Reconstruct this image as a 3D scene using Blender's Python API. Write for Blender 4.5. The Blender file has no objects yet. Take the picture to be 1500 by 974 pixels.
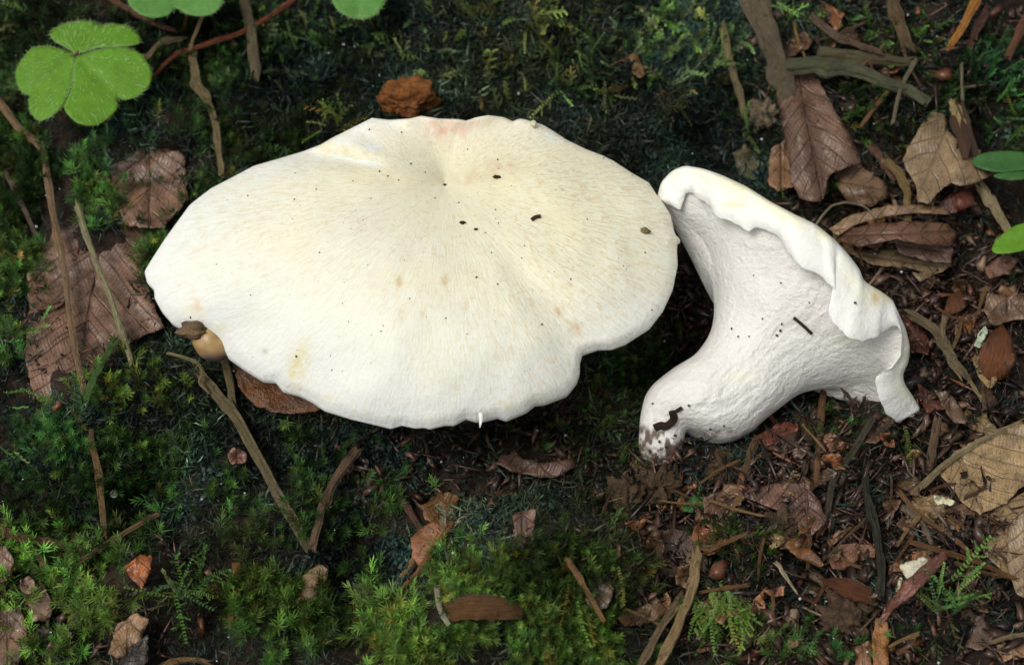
import bpy, math, random
import numpy as np
from mathutils import Vector, geometry
random.seed(7); RNG = np.random.default_rng(7)
S = 0.01                                   # all builders work in centimetres
sc = bpy.context.scene; COL = sc.collection
# ------------------------------------------------------------------ camera
ELEV = math.radians(57); DIST = 38.0; LENS = 60.0
TGT = np.array([0, 0, 1.0])
EX = np.array([1.0, 0, 0]); FW = np.array([0, math.cos(ELEV), -math.sin(ELEV)]); UP = np.array([0, math.sin(ELEV), math.cos(ELEV)])
CAM = TGT - FW * DIST
K = 36.0 / LENS / 1500
cd = bpy.data.cameras.new('camera'); cam = bpy.data.objects.new('camera', cd); COL.objects.link(cam)
cam.location = CAM * S; cam.rotation_euler = (math.pi / 2 - ELEV, 0, 0)
cd.lens = LENS; cd.sensor_width = 36; cd.clip_start = 0.01; cd.clip_end = 200
cd.dof.use_dof = True; cd.dof.focus_distance = 0.362; cd.dof.aperture_fstop = 16
sc.camera = cam
# ------------------------------------------------------------------ sky, sun, exposure
SUN_EL, SUN_AZ = math.radians(62), math.radians(-115)      # azimuth from +Y (away from the camera) towards +X
w = bpy.data.worlds.new('World'); sc.world = w; w.use_nodes = True
nt = w.node_tree; bg = nt.nodes['Background']
sky = nt.nodes.new('ShaderNodeTexSky'); sky.sky_type = 'NISHITA'; sky.sun_disc = False
sky.sun_elevation = SUN_EL; sky.sun_rotation = SUN_AZ; sky.dust_density = 4; sky.air_density = 1.2
hs = nt.nodes.new('ShaderNodeHueSaturation'); hs.inputs['Saturation'].default_value = 0.22
nt.links.new(sky.outputs[0], hs.inputs['Color']); nt.links.new(hs.outputs[0], bg.inputs['Color']); bg.inputs['Strength'].default_value = 0.09
sl = bpy.data.lights.new('sun', 'SUN'); sl.energy = 1.5; sl.angle = math.radians(25); sl.color = (1, .985, .95)
so = bpy.data.objects.new('sun', sl); COL.objects.link(so)
sd = Vector((math.sin(SUN_AZ) * math.cos(SUN_EL), math.cos(SUN_AZ) * math.cos(SUN_EL), math.sin(SUN_EL)))
so.rotation_euler = sd.to_track_quat('Z', 'Y').to_euler(); so.location = (0, 0, 2)
sc.view_settings.view_transform = 'Standard'; sc.view_settings.look = 'None'; sc.view_settings.gamma = 1
sc.view_settings.exposure = 0.32
# ------------------------------------------------------------------ noise and projection
_T = RNG.random((256, 256))
def vn(x, y, seed=0):
    x = np.asarray(x, float) + seed * 17.31; y = np.asarray(y, float) + seed * 7.77
    xi = np.floor(x).astype(int); yi = np.floor(y).astype(int); fx = x - xi; fy = y - yi
    fx = fx * fx * (3 - 2 * fx); fy = fy * fy * (3 - 2 * fy)
    g = lambda a, b: _T[a & 255, b & 255]
    return (g(xi, yi) * (1 - fx) + g(xi + 1, yi) * fx) * (1 - fy) + (g(xi, yi + 1) * (1 - fx) + g(xi + 1, yi + 1) * fx) * fy - .5
def fbm(x, y, seed=0, o=4):
    return sum(vn(np.asarray(x) * 2 ** i, np.asarray(y) * 2 ** i, seed + i) / 2 ** i for i in range(o))
def hs_(x, y):          # smooth ground height
    x = np.asarray(x, float); y = np.asarray(y, float)
    fade = np.exp(-(np.maximum(np.hypot(x, y) - 25, 0) / 30) ** 2)
    bank = 0.24 * np.log1p(np.exp(np.clip((y - 1.5) * 1.2, -30, 30))) / 1.2
    bank = np.minimum(bank, 7)
    mound = 0.9 * np.exp(-((x - .6) / 1.9) ** 2 - ((y + 5.6) / 1.2) ** 2) + .7 * np.exp(-((x + 4) / 2.2) ** 2 - ((y + 7.6) / 1.6) ** 2)
    hollow = -.7 * np.exp(-((x - 2.5) / 3) ** 2 - ((y + 1.8) / 2) ** 2)
    return (1.1 * fbm(x * .22, y * .22, 3, 3) + mound + hollow) * fade + bank * fade
def hg(x, y):           # with crumbly relief
    return hs_(x, y) + (.35 * fbm(np.asarray(x) * 1.6, np.asarray(y) * 1.6, 9, 4) + 1.0 * fbm(np.asarray(x) * .62, np.asarray(y) * .62, 19, 2)) * np.exp(-(np.maximum(np.hypot(x, y) - 25, 0) / 30) ** 2)
def ray(px, py):
    px = np.asarray(px, float); py = np.asarray(py, float)
    return FW + ((px - 750) * K)[..., None] * EX + ((487 - py) * K)[..., None] * UP
def at(px, py, z):      # pixel ray at height z
    d = ray(px, py); t = (np.asarray(z) - CAM[2]) / d[..., 2]
    return CAM + d * t[..., None]
def on(px, py, lift=0., f=hs_):
    z = np.zeros(np.shape(px)) + .5
    for _ in range(9):
        p = at(px, py, z); z = .3 * z + .7 * (f(p[..., 0], p[..., 1]) + lift)
    return at(px, py, z)
def deep(px, py, dep):  # pixel ray at camera depth
    return CAM + ray(px, py) * np.asarray(dep)[..., None]
def depth_of(p): return float(np.dot(p - CAM, FW))
# ------------------------------------------------------------------ mesh helpers
def mesh(name, V, F, mat, parent=None, smooth=True, col=None, attrs=None, origin=None):
    V = np.asarray(V, np.float64).reshape(-1, 3)
    o0 = np.zeros(3) if origin is None else np.asarray(origin, float)
    me = bpy.data.meshes.new(name)
    if isinstance(F, np.ndarray):
        n = F.shape[1]
        me.vertices.add(len(V)); me.vertices.foreach_set('co', ((V - o0) * S).astype(np.float32).ravel())
        me.loops.add(F.size); me.loops.foreach_set('vertex_index', F.astype(np.int32).ravel())
        me.polygons.add(len(F)); me.polygons.foreach_set('loop_start', np.arange(0, F.size, n, dtype=np.int32))
        me.update(calc_edges=True)
    else:
        me.from_pydata([tuple(v) for v in (V - o0) * S], [], [tuple(int(i) for i in f) for f in F]); me.update()
    if smooth: me.polygons.foreach_set('use_smooth', np.ones(len(me.polygons), bool))
    if col is not None:
        a = me.color_attributes.new('col', 'FLOAT_COLOR', 'POINT'); c = np.asarray(col, np.float32)
        if c.shape[1] == 3: c = np.c_[c, np.ones(len(c), np.float32)]
        a.data.foreach_set('color', c.ravel())
    for k, v in (attrs or {}).items():
        a = me.attributes.new(k, 'FLOAT_VECTOR', 'POINT'); a.data.foreach_set('vector', np.asarray(v, np.float32).ravel())
    me.materials.append(mat)
    ob = bpy.data.objects.new(name, me); COL.objects.link(ob)
    if parent is not None:
        ob.parent = parent; ob.location = Vector(o0 * S) - parent.location
    else: ob.location = Vector(o0 * S)
    return ob
def tag(o, label=None, cat=None, group=None, kind=None):
    for k, v in (('label', label), ('category', cat), ('group', group), ('kind', kind)):
        if v: o[k] = v
    return o
def empty(name, p, label, cat, group=None):
    o = bpy.data.objects.new(name, None); COL.objects.link(o); o.location = Vector(np.asarray(p) * S); o.empty_display_size = .005
    return tag(o, label, cat, group)
def grid_faces(nu, nv, wrap=True):        # rings of nu verts, nv rings
    i = np.arange(nu if wrap else nu - 1); j = np.arange(nv - 1)
    I, J = np.meshgrid(i, j); I2 = (I + 1) % nu
    return np.stack([J * nu + I, J * nu + I2, (J + 1) * nu + I2, (J + 1) * nu + I], -1).reshape(-1, 4)
def resample(P, n, closed=False, sm=0):
    P = np.asarray(P, float)
    if closed: P = np.vstack([P, P[:1]])
    s = np.r_[0, np.cumsum(np.linalg.norm(np.diff(P, axis=0), axis=1))]
    q = np.linspace(0, s[-1], n, endpoint=not closed)
    R = np.stack([np.interp(q, s, P[:, k]) for k in range(P.shape[1])], 1)
    for _ in range(sm):
        if closed: R = .25 * np.roll(R, 1, 0) + .5 * R + .25 * np.roll(R, -1, 0)
        else: R[1:-1] = .25 * R[:-2] + .5 * R[1:-1] + .25 * R[2:]
    return R
def catmull(P, sub):
    P = np.asarray(P, float); out = []
    n = len(P)
    for i in range(n - 1):
        a, b, c, d = P[max(i - 1, 0)], P[i], P[i + 1], P[min(i + 2, n - 1)]
        for t in np.linspace(0, 1, sub, endpoint=False):
            out.append(.5 * (2 * b + (c - a) * t + (2 * a - 5 * b + 4 * c - d) * t ** 2 + (3 * b - a - 3 * c + d) * t ** 3))
    out.append(P[-1]); return np.array(out)
# ------------------------------------------------------------------ materials
def N(nt, t, **kw):
    n = nt.nodes.new('ShaderNode' + t)
    for k, v in kw.items():
        if k in n.inputs: n.inputs[k].default_value = v
        else: setattr(n, k, v)
    return n
def mixc(nt, fac, a, b, mode='MIX'):
    m = nt.nodes.new('ShaderNodeMix'); m.data_type = 'RGBA'; m.blend_type = mode
    for s_, v in ((m.inputs[0], fac), (m.inputs[6], a), (m.inputs[7], b)):
        if hasattr(v, 'links'): nt.links.new(v, s_)
        else: s_.default_value = v if isinstance(v, (int, float)) else (*v[:3], 1)
    return m.outputs[2]
def ramp(nt, src, lo, hi):
    r = N(nt, 'MapRange'); r.inputs['From Min'].default_value = lo; r.inputs['From Max'].default_value = hi
    nt.links.new(src, r.inputs['Value']); return r.outputs[0]
def noise(nt, vec, scale, detail=4, rough=.6):
    n = N(nt, 'TexNoise', Scale=scale, Detail=detail, Roughness=rough); nt.links.new(vec, n.inputs['Vector']); return n.outputs['Fac']
def newmat(name):
    m = bpy.data.materials.new(name); m.use_nodes = True; t = m.node_tree
    return m, t, t.nodes['Principled BSDF']
def bump(t, b, h, dist, strength=1.):
    n = N(t, 'Bump', Strength=strength, Distance=dist); t.links.new(h, n.inputs['Height'])
    t.links.new(n.outputs[0], b.inputs['Normal'])
_M = {}
def M_litter(c, rough=.55, spec=.35, fib=False, trans=0., var=.6, scale=1.0, vein=False):
    key = ('l', tuple(c), rough, spec, fib, trans, var, scale, vein)
    if key in _M: return _M[key]
    m, t, b = newmat('litter'); a = N(t, 'Attribute'); a.attribute_name = 'uvc'; v = a.outputs['Vector']
    c = np.array(c, float) * (.74 if fib else .70) * np.array([1.03, .99, .74])
    if fib:
        mp = N(t, 'Mapping'); mp.inputs['Scale'].default_value = (55, 1.6, 55); t.links.new(v, mp.inputs['Vector']); v2 = mp.outputs[0]
    else: v2 = v
    n1 = noise(t, v2, 1.6 * scale, 5, .65); n2 = noise(t, v, 7 * scale, 4, .7); n3 = noise(t, v, .9 * scale, 3, .5)
    col = mixc(t, ramp(t, n1, .34, .66), c * (1 - var), c * (1 + var * .85))
    col = mixc(t, ramp(t, n2, .56, .70), col, c * .28)
    n4 = noise(t, v2, 26 * scale, 3, .7); col = mixc(t, ramp(t, n4, .52, .72), col, c * 1.7)
    gr = np.array([c.mean() * 1.1, c.mean() * 1.0, c.mean() * .9])
    col = mixc(t, ramp(t, n3, .6, 1.0), col, gr)
    t.links.new(col, b.inputs['Base Color']); b.inputs['Roughness'].default_value = rough; b.inputs['Specular IOR Level'].default_value = spec
    if fib: bump(t, b, n1, .0010, .9)
    elif not vein: bump(t, b, n2, .0010, .8)
    else:
        sx_ = N(t, 'SeparateXYZ'); t.links.new(v, sx_.inputs[0])
        def mth(op, x, y=None, z=None):
            m_ = N(t, 'Math', operation=op)
            for k_, q_ in enumerate((x, y, z)):
                if q_ is None: continue
                if hasattr(q_, 'links'): t.links.new(q_, m_.inputs[k_])
                else: m_.inputs[k_].default_value = q_
            return m_.outputs[0]
        jit = mth('MULTIPLY_ADD', n3, .5, sx_.outputs[1]); au = mth('ABSOLUTE', sx_.outputs[0])
        sv = mth('PINGPONG', mth('MULTIPLY_ADD', au, -.9, jit), .21); tv_ = mth('PINGPONG', mth('MULTIPLY_ADD', n2, .12, mth('ADD', au, mth('MULTIPLY', jit, .5))), .045)
        ve = mth('MINIMUM', ramp(t, sv, .006, .03), ramp(t, au, .012, .045)); vt = mth('MULTIPLY_ADD', ramp(t, tv_, .002, .02), .25, .75)
        hgt = mth('MULTIPLY_ADD', mth('MULTIPLY', ve, vt), .5, mth('MULTIPLY', n2, .5)); bump(t, b, hgt, .0006, .8)
        col = mixc(t, ve, mixc(t, .45, col, c * .45), col); col = mixc(t, vt, mixc(t, .5, col, c * .5), col)
        t.links.new(col, b.inputs['Base Color'])
    if trans: leaf_trans(t, b, col, trans)
    _M[key] = m; return m
def leaf_trans(t, b, col, f):
    tr = N(t, 'BsdfTranslucent'); t.links.new(col, tr.inputs['Color']); mx = N(t, 'MixShader'); mx.inputs[0].default_value = f
    out = t.nodes['Material Output']; t.links.new(b.outputs[0], mx.inputs[1]); t.links.new(tr.outputs[0], mx.inputs[2]); t.links.new(mx.outputs[0], out.inputs['Surface'])
def M_col(name, rough=.6, spec=.3, trans=.25):
    m, t, b = newmat(name); a = N(t, 'Attribute'); a.attribute_name = 'col'
    t.links.new(a.outputs['Color'], b.inputs['Base Color']); b.inputs['Roughness'].default_value = rough; b.inputs['Specular IOR Level'].default_value = spec
    if trans: leaf_trans(t, b, a.outputs['Color'], trans)
    return m
MOSS = M_col('moss', .5, .35, .3); CHIP = M_col('chips', .38, .5, 0); HAIR = M_col('hair', .5, .4, .3)
def M_soil():
    m, t, b = newmat('soil'); g = N(t, 'NewGeometry'); v = g.outputs['Position']
    n = noise(t, v, 120, 6, .7); n2 = noise(t, v, 900, 4, .7)
    col = mixc(t, ramp(t, n, .35, .65), (.012, .009, .006), (.045, .028, .018)); col = mixc(t, ramp(t, n2, .55, .7), col, (.07, .045, .03))
    t.links.new(col, b.inputs['Base Color']); b.inputs['Roughness'].default_value = .8; b.inputs['Specular IOR Level'].default_value = .2
    bump(t, b, n2, .001); return m
SOIL = M_soil()
def M_shroom(name, pore=False):
    m, t, b = newmat(name); a = N(t, 'Attribute'); a.attribute_name = 'col'; f = N(t, 'Attribute'); f.attribute_name = 'fib'; p = N(t, 'Attribute'); p.attribute_name = 'pos'
    fine = noise(t, f.outputs['Vector'], 3.2, 5, .65); med = noise(t, f.outputs['Vector'], 1.1, 3, .5); dot = noise(t, p.outputs['Vector'], 9, 4, .65); big = noise(t, p.outputs['Vector'], .8, 3, .5)
    c = a.outputs['Color']
    if not pore:
        m1 = N(t, 'Math', operation='MULTIPLY'); t.links.new(ramp(t, fine, .46, .66), m1.inputs[0]); t.links.new(a.outputs['Alpha'], m1.inputs[1])
        c = mixc(t, m1.outputs[0], c, (.60, .45, .22))
        m2 = N(t, 'Math', operation='MULTIPLY'); t.links.new(ramp(t, dot, .54, .72), m2.inputs[0]); t.links.new(a.outputs['Alpha'], m2.inputs[1])
        c = mixc(t, m2.outputs[0], c, (.62, .46, .22))
        m3 = N(t, 'Math', operation='MULTIPLY'); t.links.new(ramp(t, big, .45, .8), m3.inputs[0]); t.links.new(a.outputs['Alpha'], m3.inputs[1])
        c = mixc(t, m3.outputs[0], c, (.76, .70, .46))
    t.links.new(c, b.inputs['Base Color']); b.inputs['Roughness'].default_value = .62; b.inputs['Specular IOR Level'].default_value = .25
    b.inputs['Subsurface Weight'].default_value = .25; b.inputs['Subsurface Radius'].default_value = (1, .8, .5); b.inputs['Subsurface Scale'].default_value = .0012
    ad = N(t, 'Math', operation='ADD'); t.links.new(fine if not pore else dot, ad.inputs[0]); t.links.new(dot if not pore else noise(t, p.outputs['Vector'], 5.5, 4, .6), ad.inputs[1])
    bump(t, b, ad.outputs[0], .0006 if not pore else .0009, .4 if not pore else .55); return m
CAPM = M_shroom('mushroom_skin'); POREM = M_shroom('mushroom_pores', True)
def M_green(c, name='green_leaf'):
    m, t, b = newmat(name); a = N(t, 'Attribute'); a.attribute_name = 'uvc'
    n = noise(t, a.outputs['Vector'], 4, 5, .65); n2 = noise(t, a.outputs['Vector'], 22, 3, .6); c = np.array(c)
    col = mixc(t, ramp(t, n, .3, .7), c * .82, c * 1.15)
    t.links.new(col, b.inputs['Base Color']); b.inputs['Roughness'].default_value = .45; b.inputs['Specular IOR Level'].default_value = .35
    bump(t, b, n2, .0003, .6); leaf_trans(t, b, col, .3); return m
GREEN = M_green((.135, .31, .02)); GREEN2 = M_green((.12, .30, .06)); GREEN3 = M_green((.045, .14, .03)); GREEN4 = M_green((.05, .10, .02))
# ------------------------------------------------------------------ ground
def axis(lo, hi, st, far):
    a = np.arange(lo, hi + st / 2, st); g = np.cumsum(st * 1.35 ** np.arange(1, 60)); g = g[g < far]
    return np.r_[(lo - g)[::-1], a, hi + g]
gx, gy = axis(-16, 16, .12, 3500), axis(-12, 16, .12, 3500); X, Y = np.meshgrid(gx, gy)
gnd = mesh('ground', np.stack([X, Y, hg(X, Y)], -1).reshape(-1, 3), grid_faces(len(gx), len(gy), False), SOIL)
tag(gnd, 'dark humus soil of the forest floor', None, None, 'structure')
# ------------------------------------------------------------------ the large mushroom
CAPOUT = [(992,387),(991,365),(992,353),(1000,348),(991,347),(987,337),(982,314),(971,297),(961,284),(951,268),(925,253),(899,236),(883,228),(859,219),(830,205),(807,190),(795,183),(772,176),(761,174),(751,178),(738,172),(715,169),(698,172),(683,177),(672,175),(643,174),(617,170),(600,174),(571,176),(545,173),(525,183),(505,193),(485,203),(470,212),(444,222),(407,233),(372,243),(338,261),(309,276),(278,300),(243,348),(224,377),(212,397),(216,412),(226,422),(227,435),(237,453),(253,471),(269,478),(289,475),(301,482),(324,499),(334,519),(361,538),(384,552),(403,554),(414,568),(439,575),(456,584),(476,598),(516,611),(545,618),(572,625),(588,620),(608,624),(622,623),(629,625),(652,619),(665,619),(682,609),(698,613),(711,611),(729,606),(742,610),(770,598),(784,587),(800,585),(830,574),(844,557),(849,544),(849,528),(853,515),(876,508),(896,508),(916,501),(951,479),(971,453),(985,422)]
CC = np.array([652., 270.])
ang0 = lambda d: np.arctan2(d[..., 1], d[..., 0])
NT, NR = 900, 170
ro = resample(CAPOUT, 4000, True); ra = ang0(ro - CC); ordr = np.argsort(ra); ra_s, rr_s = ra[ordr], np.linalg.norm(ro - CC, axis=1)[ordr]
def rim_r(th): return np.interp((th + math.pi) % (2 * math.pi) - math.pi, ra_s, rr_s, period=2 * math.pi)
def smooth_loop(y, sig):
    n = len(y); k = np.exp(-.5 * ((np.arange(n) - n // 2) * 360 / n / sig) ** 2); k /= k.sum(); return np.real(np.fft.ifft(np.fft.fft(y) * np.fft.fft(np.roll(k, -(n // 2)))))
def per(th, deg, val):
    g = np.arange(720) / 2.; return np.interp(np.degrees(th) % 360, g, smooth_loop(np.interp(g, deg, val, period=360), 11), period=360)
_rs = smooth_loop(rim_r(np.radians(np.arange(720) / 2.)), 5)
def rim_s(th): return np.interp(np.degrees(th) % 360, np.arange(720) / 2., _rs, period=360)
def gd(th, deg, wd): 
    d = (np.degrees(th) - deg + 180) % 360 - 180; return np.exp(-(d / wd) ** 2)
def cap_z(t, th):
    t_true = t; t = t * rim_r(th) / rim_s(th)
    zr = per(th, [0, 45, 75, 100, 135, 160, 175, 195, 215, 240, 270, 300, 330], [3.2, 3.0, 2.55, 2.4, 1.9, 1.7, 2.2, 3.1, 3.6, 3.85, 3.95, 3.9, 3.6])
    B = per(th, [0, 45, 90, 135, 165, 190, 215, 240, 270, 300, 335], [.5, .6, .8, .95, .95, .65, .25, -.05, -.2, -.1, .2])
    s = t ** 1.6; zc = 3.55
    z = zc * (1 - s) + zr * s + B * (1 - (2 * np.clip(t, 0, 1.2) - 1) ** 2) * (.75 + .35 * t)
    z = z - .09 * np.exp(-(t / .30) ** 2)
    sm = lambda a, b: np.clip((t - a) / (b - a), 0, 1) ** 2 * (3 - 2 * np.clip((t - a) / (b - a), 0, 1))
    z = z - .12 * gd(th, 50, 8) * sm(.15, .8) + .05 * gd(th, 37, 9) * sm(.3, .9)
    z = z - .20 * gd(th, 193, 4) * sm(.4, .8) + .12 * gd(th, 203, 6) * sm(.4, .8) - .03 * gd(th, 283, 5) * sm(.2, .9) + .02 * gd(th, 262, 9) * sm(.3, 1)
    z = z + (.05 * np.sin(th * 9 + 1) + .04 * np.sin(th * 17)) * sm(.7, 1.05) * .7
    px = CC[0] + rim_s(th) * t * np.cos(th); py = CC[1] + rim_s(th) * t * np.sin(th)
    z = z + .07 * fbm(px / 60, py / 60, 21, 2) * np.minimum(1, t * 3)
    e_ = np.clip((t_true - .955) / .045, 0, 1); return z - .07 * e_ ** 2
def cap_pt(px, py, lift=0.):
    d = np.stack([np.asarray(px, float) - CC[0], np.asarray(py, float) - CC[1]], -1); th = ang0(d); t = np.linalg.norm(d, axis=-1) / rim_r(th)
    return at(px, py, cap_z(t, th) + lift)
th = np.linspace(-math.pi, math.pi, NT, endpoint=False)
tt = np.linspace(0.004, 1, NR) ** .9
TH, TT = np.meshgrid(th, tt); RR = rim_r(TH)
PX, PY = CC[0] + RR * TT * np.cos(TH), CC[1] + RR * TT * np.sin(TH)
top = at(PX, PY, cap_z(TT, TH))
ctr3 = at(CC[0], CC[1], 3.5)
rimp = top[-1]; outd = rimp - ctr3; outd[:, 2] = 0; outd /= np.linalg.norm(outd, axis=1)[:, None]
zz = np.array([0, 0, 1.0])
thick = (.24 + .10 * np.sin(th * 5 + 2))[:, None]
edge = [rimp + outd * .015 - zz * .05, rimp + outd * .01 - zz * thick * .6, rimp - outd * .06 - zz * thick, rimp - outd * .25 - zz * thick * 1.1]
capV = np.vstack([top.reshape(-1, 3)] + edge)
T_all = np.r_[TT.ravel(), np.full(NT * 4, 1.0)]; TH_all = np.r_[TH.ravel(), np.tile(th, 4)]
px_all = np.r_[PX.ravel(), np.tile(PX[-1], 4)]; py_all = np.r_[PY.ravel(), np.tile(PY[-1], 4)]
def lerp(a, b, f): return np.asarray(a) * (1 - f[:, None]) + np.asarray(b) * f[:, None]
wl = np.clip((px_all - 480) / 350, 0, 1) * .5 + np.clip((480 - py_all) / 200, 0, 1) * .5     # creamier towards the back and the creased side
cream = lerp((.775, .775, .67), (.755, .735, .535), np.clip(wl, 0, 1))
mg = np.clip((T_all - .55) / .45, 0, 1) ** 1.3 * (1 - .65 * np.clip(wl * 1.2 - .2, 0, 1))
colr = lerp(cream, np.tile((.80, .815, .775), (len(cream), 1)), mg)
alpha = np.clip(.14 + .72 * wl * (1 - .7 * mg), 0, .7)
def blob(x, y, rx, ry, c, a, rot=0):
    global colr
    dx, dy = px_all - x, py_all - y; r = math.radians(rot); u = (dx * math.cos(r) + dy * math.sin(r)) / rx; v = (-dx * math.sin(r) + dy * math.cos(r)) / ry
    n = fbm(px_all / 9, py_all / 9, 31, 3)
    f = np.clip(a * np.exp(-(u * u + v * v)) * (1 + 1.6 * n), 0, 1); colr = lerp(colr, np.tile(c, (len(colr), 1)), f)
TAN, YEL, PINK, WHT, BLU = (.52, .34, .15), (.72, .64, .28), (.72, .50, .38), (.84, .83, .78), (.70, .80, .82)
for a_ in [(655,190,32,16,PINK,.7),(640,178,14,12,PINK,.6),(700,180,40,8,PINK,.35),(730,245,40,12,(.60,.46,.30),.5),(690,262,50,10,(.64,.52,.34),.5),(560,260,60,12,(.66,.56,.36),.35),(500,225,35,9,YEL,.6,20),(520,235,40,5,BLU,.8,12),(545,215,14,9,BLU,.5,30),(438,525,12,26,YEL,.6,15),(432,545,10,9,YEL,.5),(284,455,14,8,YEL,.5),(288,447,6,14,PINK,.5,-20),(585,414,5,9,TAN,.8),(652,411,5,8,TAN,.8),(680,448,5,8,TAN,.5),(834,417,5,4,TAN,.8),(817,458,4,7,TAN,.8,-20),(842,482,9,9,TAN,.65),(832,474,14,4,TAN,.5,50),(778,443,4,6,TAN,.5),(795,444,9,5,TAN,.35),(618,458,4,7,TAN,.4),(587,458,6,12,TAN,.3,20),(667,565,6,8,(.6,.55,.4),.4),(484,583,9,6,YEL,.35),(741,593,12,6,YEL,.3),(440,560,20,20,YEL,.2),(325,480,12,8,YEL,.3),(812,200,22,9,BLU,.35,35),(520,195,25,12,WHT,.6,-25),(389,515,4,4,(.35,.33,.2),.9)]: blob(*a_)
fibv = np.stack([np.cos(TH_all) * 26, np.sin(TH_all) * 26, T_all * 6], 1)
shroom = empty('mushroom', on(np.array(700.), np.array(430.)) * 1, 'large cream-white mushroom with wide wavy cap standing in the moss', 'mushroom')
F = np.vstack([grid_faces(NT, NR + 4)])
cap = mesh('cap', capV, F, CAPM, shroom, True, np.c_[colr, alpha], {'fib': fibv, 'pos': capV})
tag(cap, 'cream cap with sunken centre, radial fibres and pale rolled margin')
# underside and stem
sx, sy = ctr3[0] + .3, ctr3[1] - .6
gz = float(hs_(sx, sy)) - .3
und = []
for k, f in enumerate(np.linspace(0, 1, 14)):
    ring = edge[3] * (1 - f) + np.stack([sx + 1.25 * np.cos(-th), sy + 1.25 * np.sin(-th) , np.full(NT, 1.9)], 1) * f
    ring[:, 2] = edge[3][:, 2] * (1 - f ** .7) + 1.9 * f ** .7 + .12 * math.sin(f * 3); und.append(ring[::4])
und = np.vstack(und); U_n = len(th[::4])
mesh('pore_surface', und, grid_faces(U_n, 14), POREM, shroom, True, np.tile((.78, .76, .70, .1), (len(und), 1)), {'fib': und, 'pos': und})
st = []
for k, f in enumerate(np.linspace(0, 1, 12)):
    r = 1.27 - .25 * math.sin(f * 2.4); a = -th[::12]
    st.append(np.stack([sx + r * np.cos(a) * (1 + .06 * np.sin(3 * a)), sy + r * np.sin(a), np.full(len(a), 1.93 * (1 - f) + gz * f)], 1))
st = np.vstack(st); mesh('stem', st, grid_faces(len(th[::12]), 12), POREM, shroom, True, np.tile((.76, .73, .66, .1), (len(st), 1)), {'fib': st, 'pos': st})
# a torn shred of the margin that hangs from the front edge
def shred(pxs, rad, lift, parent, name):
    P = resample(pxs, 7); base = cap_pt(np.array([pxs[0][0]]), np.array([pxs[0][1] - 6.]))[0]; dpt = depth_of(base) - .1
    C3 = np.array([deep(np.array(p[0]), np.array(p[1]), dpt) for p in P]); V = []
    for i, c in enumerate(C3):
        r = rad * K * dpt * (1 - .8 * (i / 6) ** 2)
        for j in range(8):
            a = j * math.pi / 4; V.append(c + EX * r * math.cos(a) - FW * r * .6 * math.sin(a))
    V.append(C3[-1]); F = [tuple(q) for q in grid_faces(8, 7)] + [(48 + i, 48 + (i + 1) % 8, 56) for i in range(8)]
    mesh(name, V, F, CAPM, parent, True, np.tile((.83, .82, .76, .05), (len(V), 1)), {'fib': V, 'pos': V})
shred([(704,604),(705,614),(703,626)], 3.6, 0, shroom, 'margin_shred')
# ------------------------------------------------------------------ the tipped mushroom
EDGE = [(966,294),(985,303),(996,309),(1004,284),(1014,281),(1030,296),(1042,304),(1050,318),(1070,323),(1097,341),(1106,332),(1122,336),(1140,347),(1155,372),(1175,392),(1200,402),(1218,420),(1226,432),(1216,444),(1214,458),(1222,476),(1240,494),(1262,500),(1283,494),(1300,482),(1313,477),(1319,486),(1322,505),(1318,528),(1302,543),(1283,551),(1281,560),(1288,584),(1298,606),(1315,621),(1332,608)]
SILH = [(962,290),(968,268),(985,250),(1003,243),(1030,248),(1058,258),(1095,275),(1130,297),(1165,316),(1195,330),(1220,350),(1245,378),(1260,398),(1264,412),(1272,418),(1290,428),(1308,440),(1318,462),(1328,485),(1333,510),(1330,532),(1322,548),(1324,562),(1336,580),(1350,600),(1342,605)]
NN = 180
ed = resample(EDGE, NN + 1, sm=1)[::-1]; ed = ed + 3.2 * np.stack([fbm(np.arange(NN + 1) * .35, 2.5, 71, 3), fbm(np.arange(NN + 1) * .35, 8.5, 72, 3)], 1); si = resample(SILH, NN + 1, sm=3)[::-1]     # from the right end (angle 0) to the left end (pi)
STEM = [((955,684),(974,686),.25,0),((941,670),(990,675),.75,0),((936,650),(1001,656),.9,0),((939,606),(1009,631),.95,0),((951,570),(1052,647),.95,.05),((984,541),(1092,638),.95,.1),((1023,514),(1133,604),.95,.2),((1046,470),(1182,571),.9,.35),((1047,405),(1246,562),.86,.38),((1026,348),(1288,577),.80,.42)]
base = on(np.array(962.), np.array(668.)); D0 = depth_of(base) - .95
full = np.linspace(0, 2 * math.pi, 2 * NN, endpoint=False)
def ring(L, R, dk, dd, phi, near=None, extra=0., farscale=1.):
    L, R = np.array(L, float), np.array(R, float); Mid = (L + R) / 2; W = (R - L) / 2; wl_ = np.linalg.norm(W); ah = np.array([W[1], -W[0]]) / wl_
    c, s = np.cos(full), np.sin(full); k = np.where(s > 0, 1, farscale)
    P = Mid + c[:, None] * W + (s * k * math.sin(phi) * wl_)[:, None] * ah
    if near is not None: P[:NN + 1] = near; P[NN + 1:] += 0
    dep = D0 + dd - s * np.where(s > 0, dk, dk * .55) * math.cos(phi) * wl_ * K * D0 + extra
    return np.c_[P, dep]
rings = [ring(L, R, dk, dd, .12 + .3 * (i / 9)) for i, (L, R, dk, dd) in enumerate(STEM)]
mid = .5 * ed + .5 * si; ph = .44; wob = np.zeros(2 * NN); wob[:] = .42 * fbm(3 + 3.2 * np.cos(full) + full * 0, 5 + 3.2 * np.sin(full), 61, 3) + .07 * np.sin(full * 9 + 1)
Le, Re = (970, 296), (1322, 606); FS = .3
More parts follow.
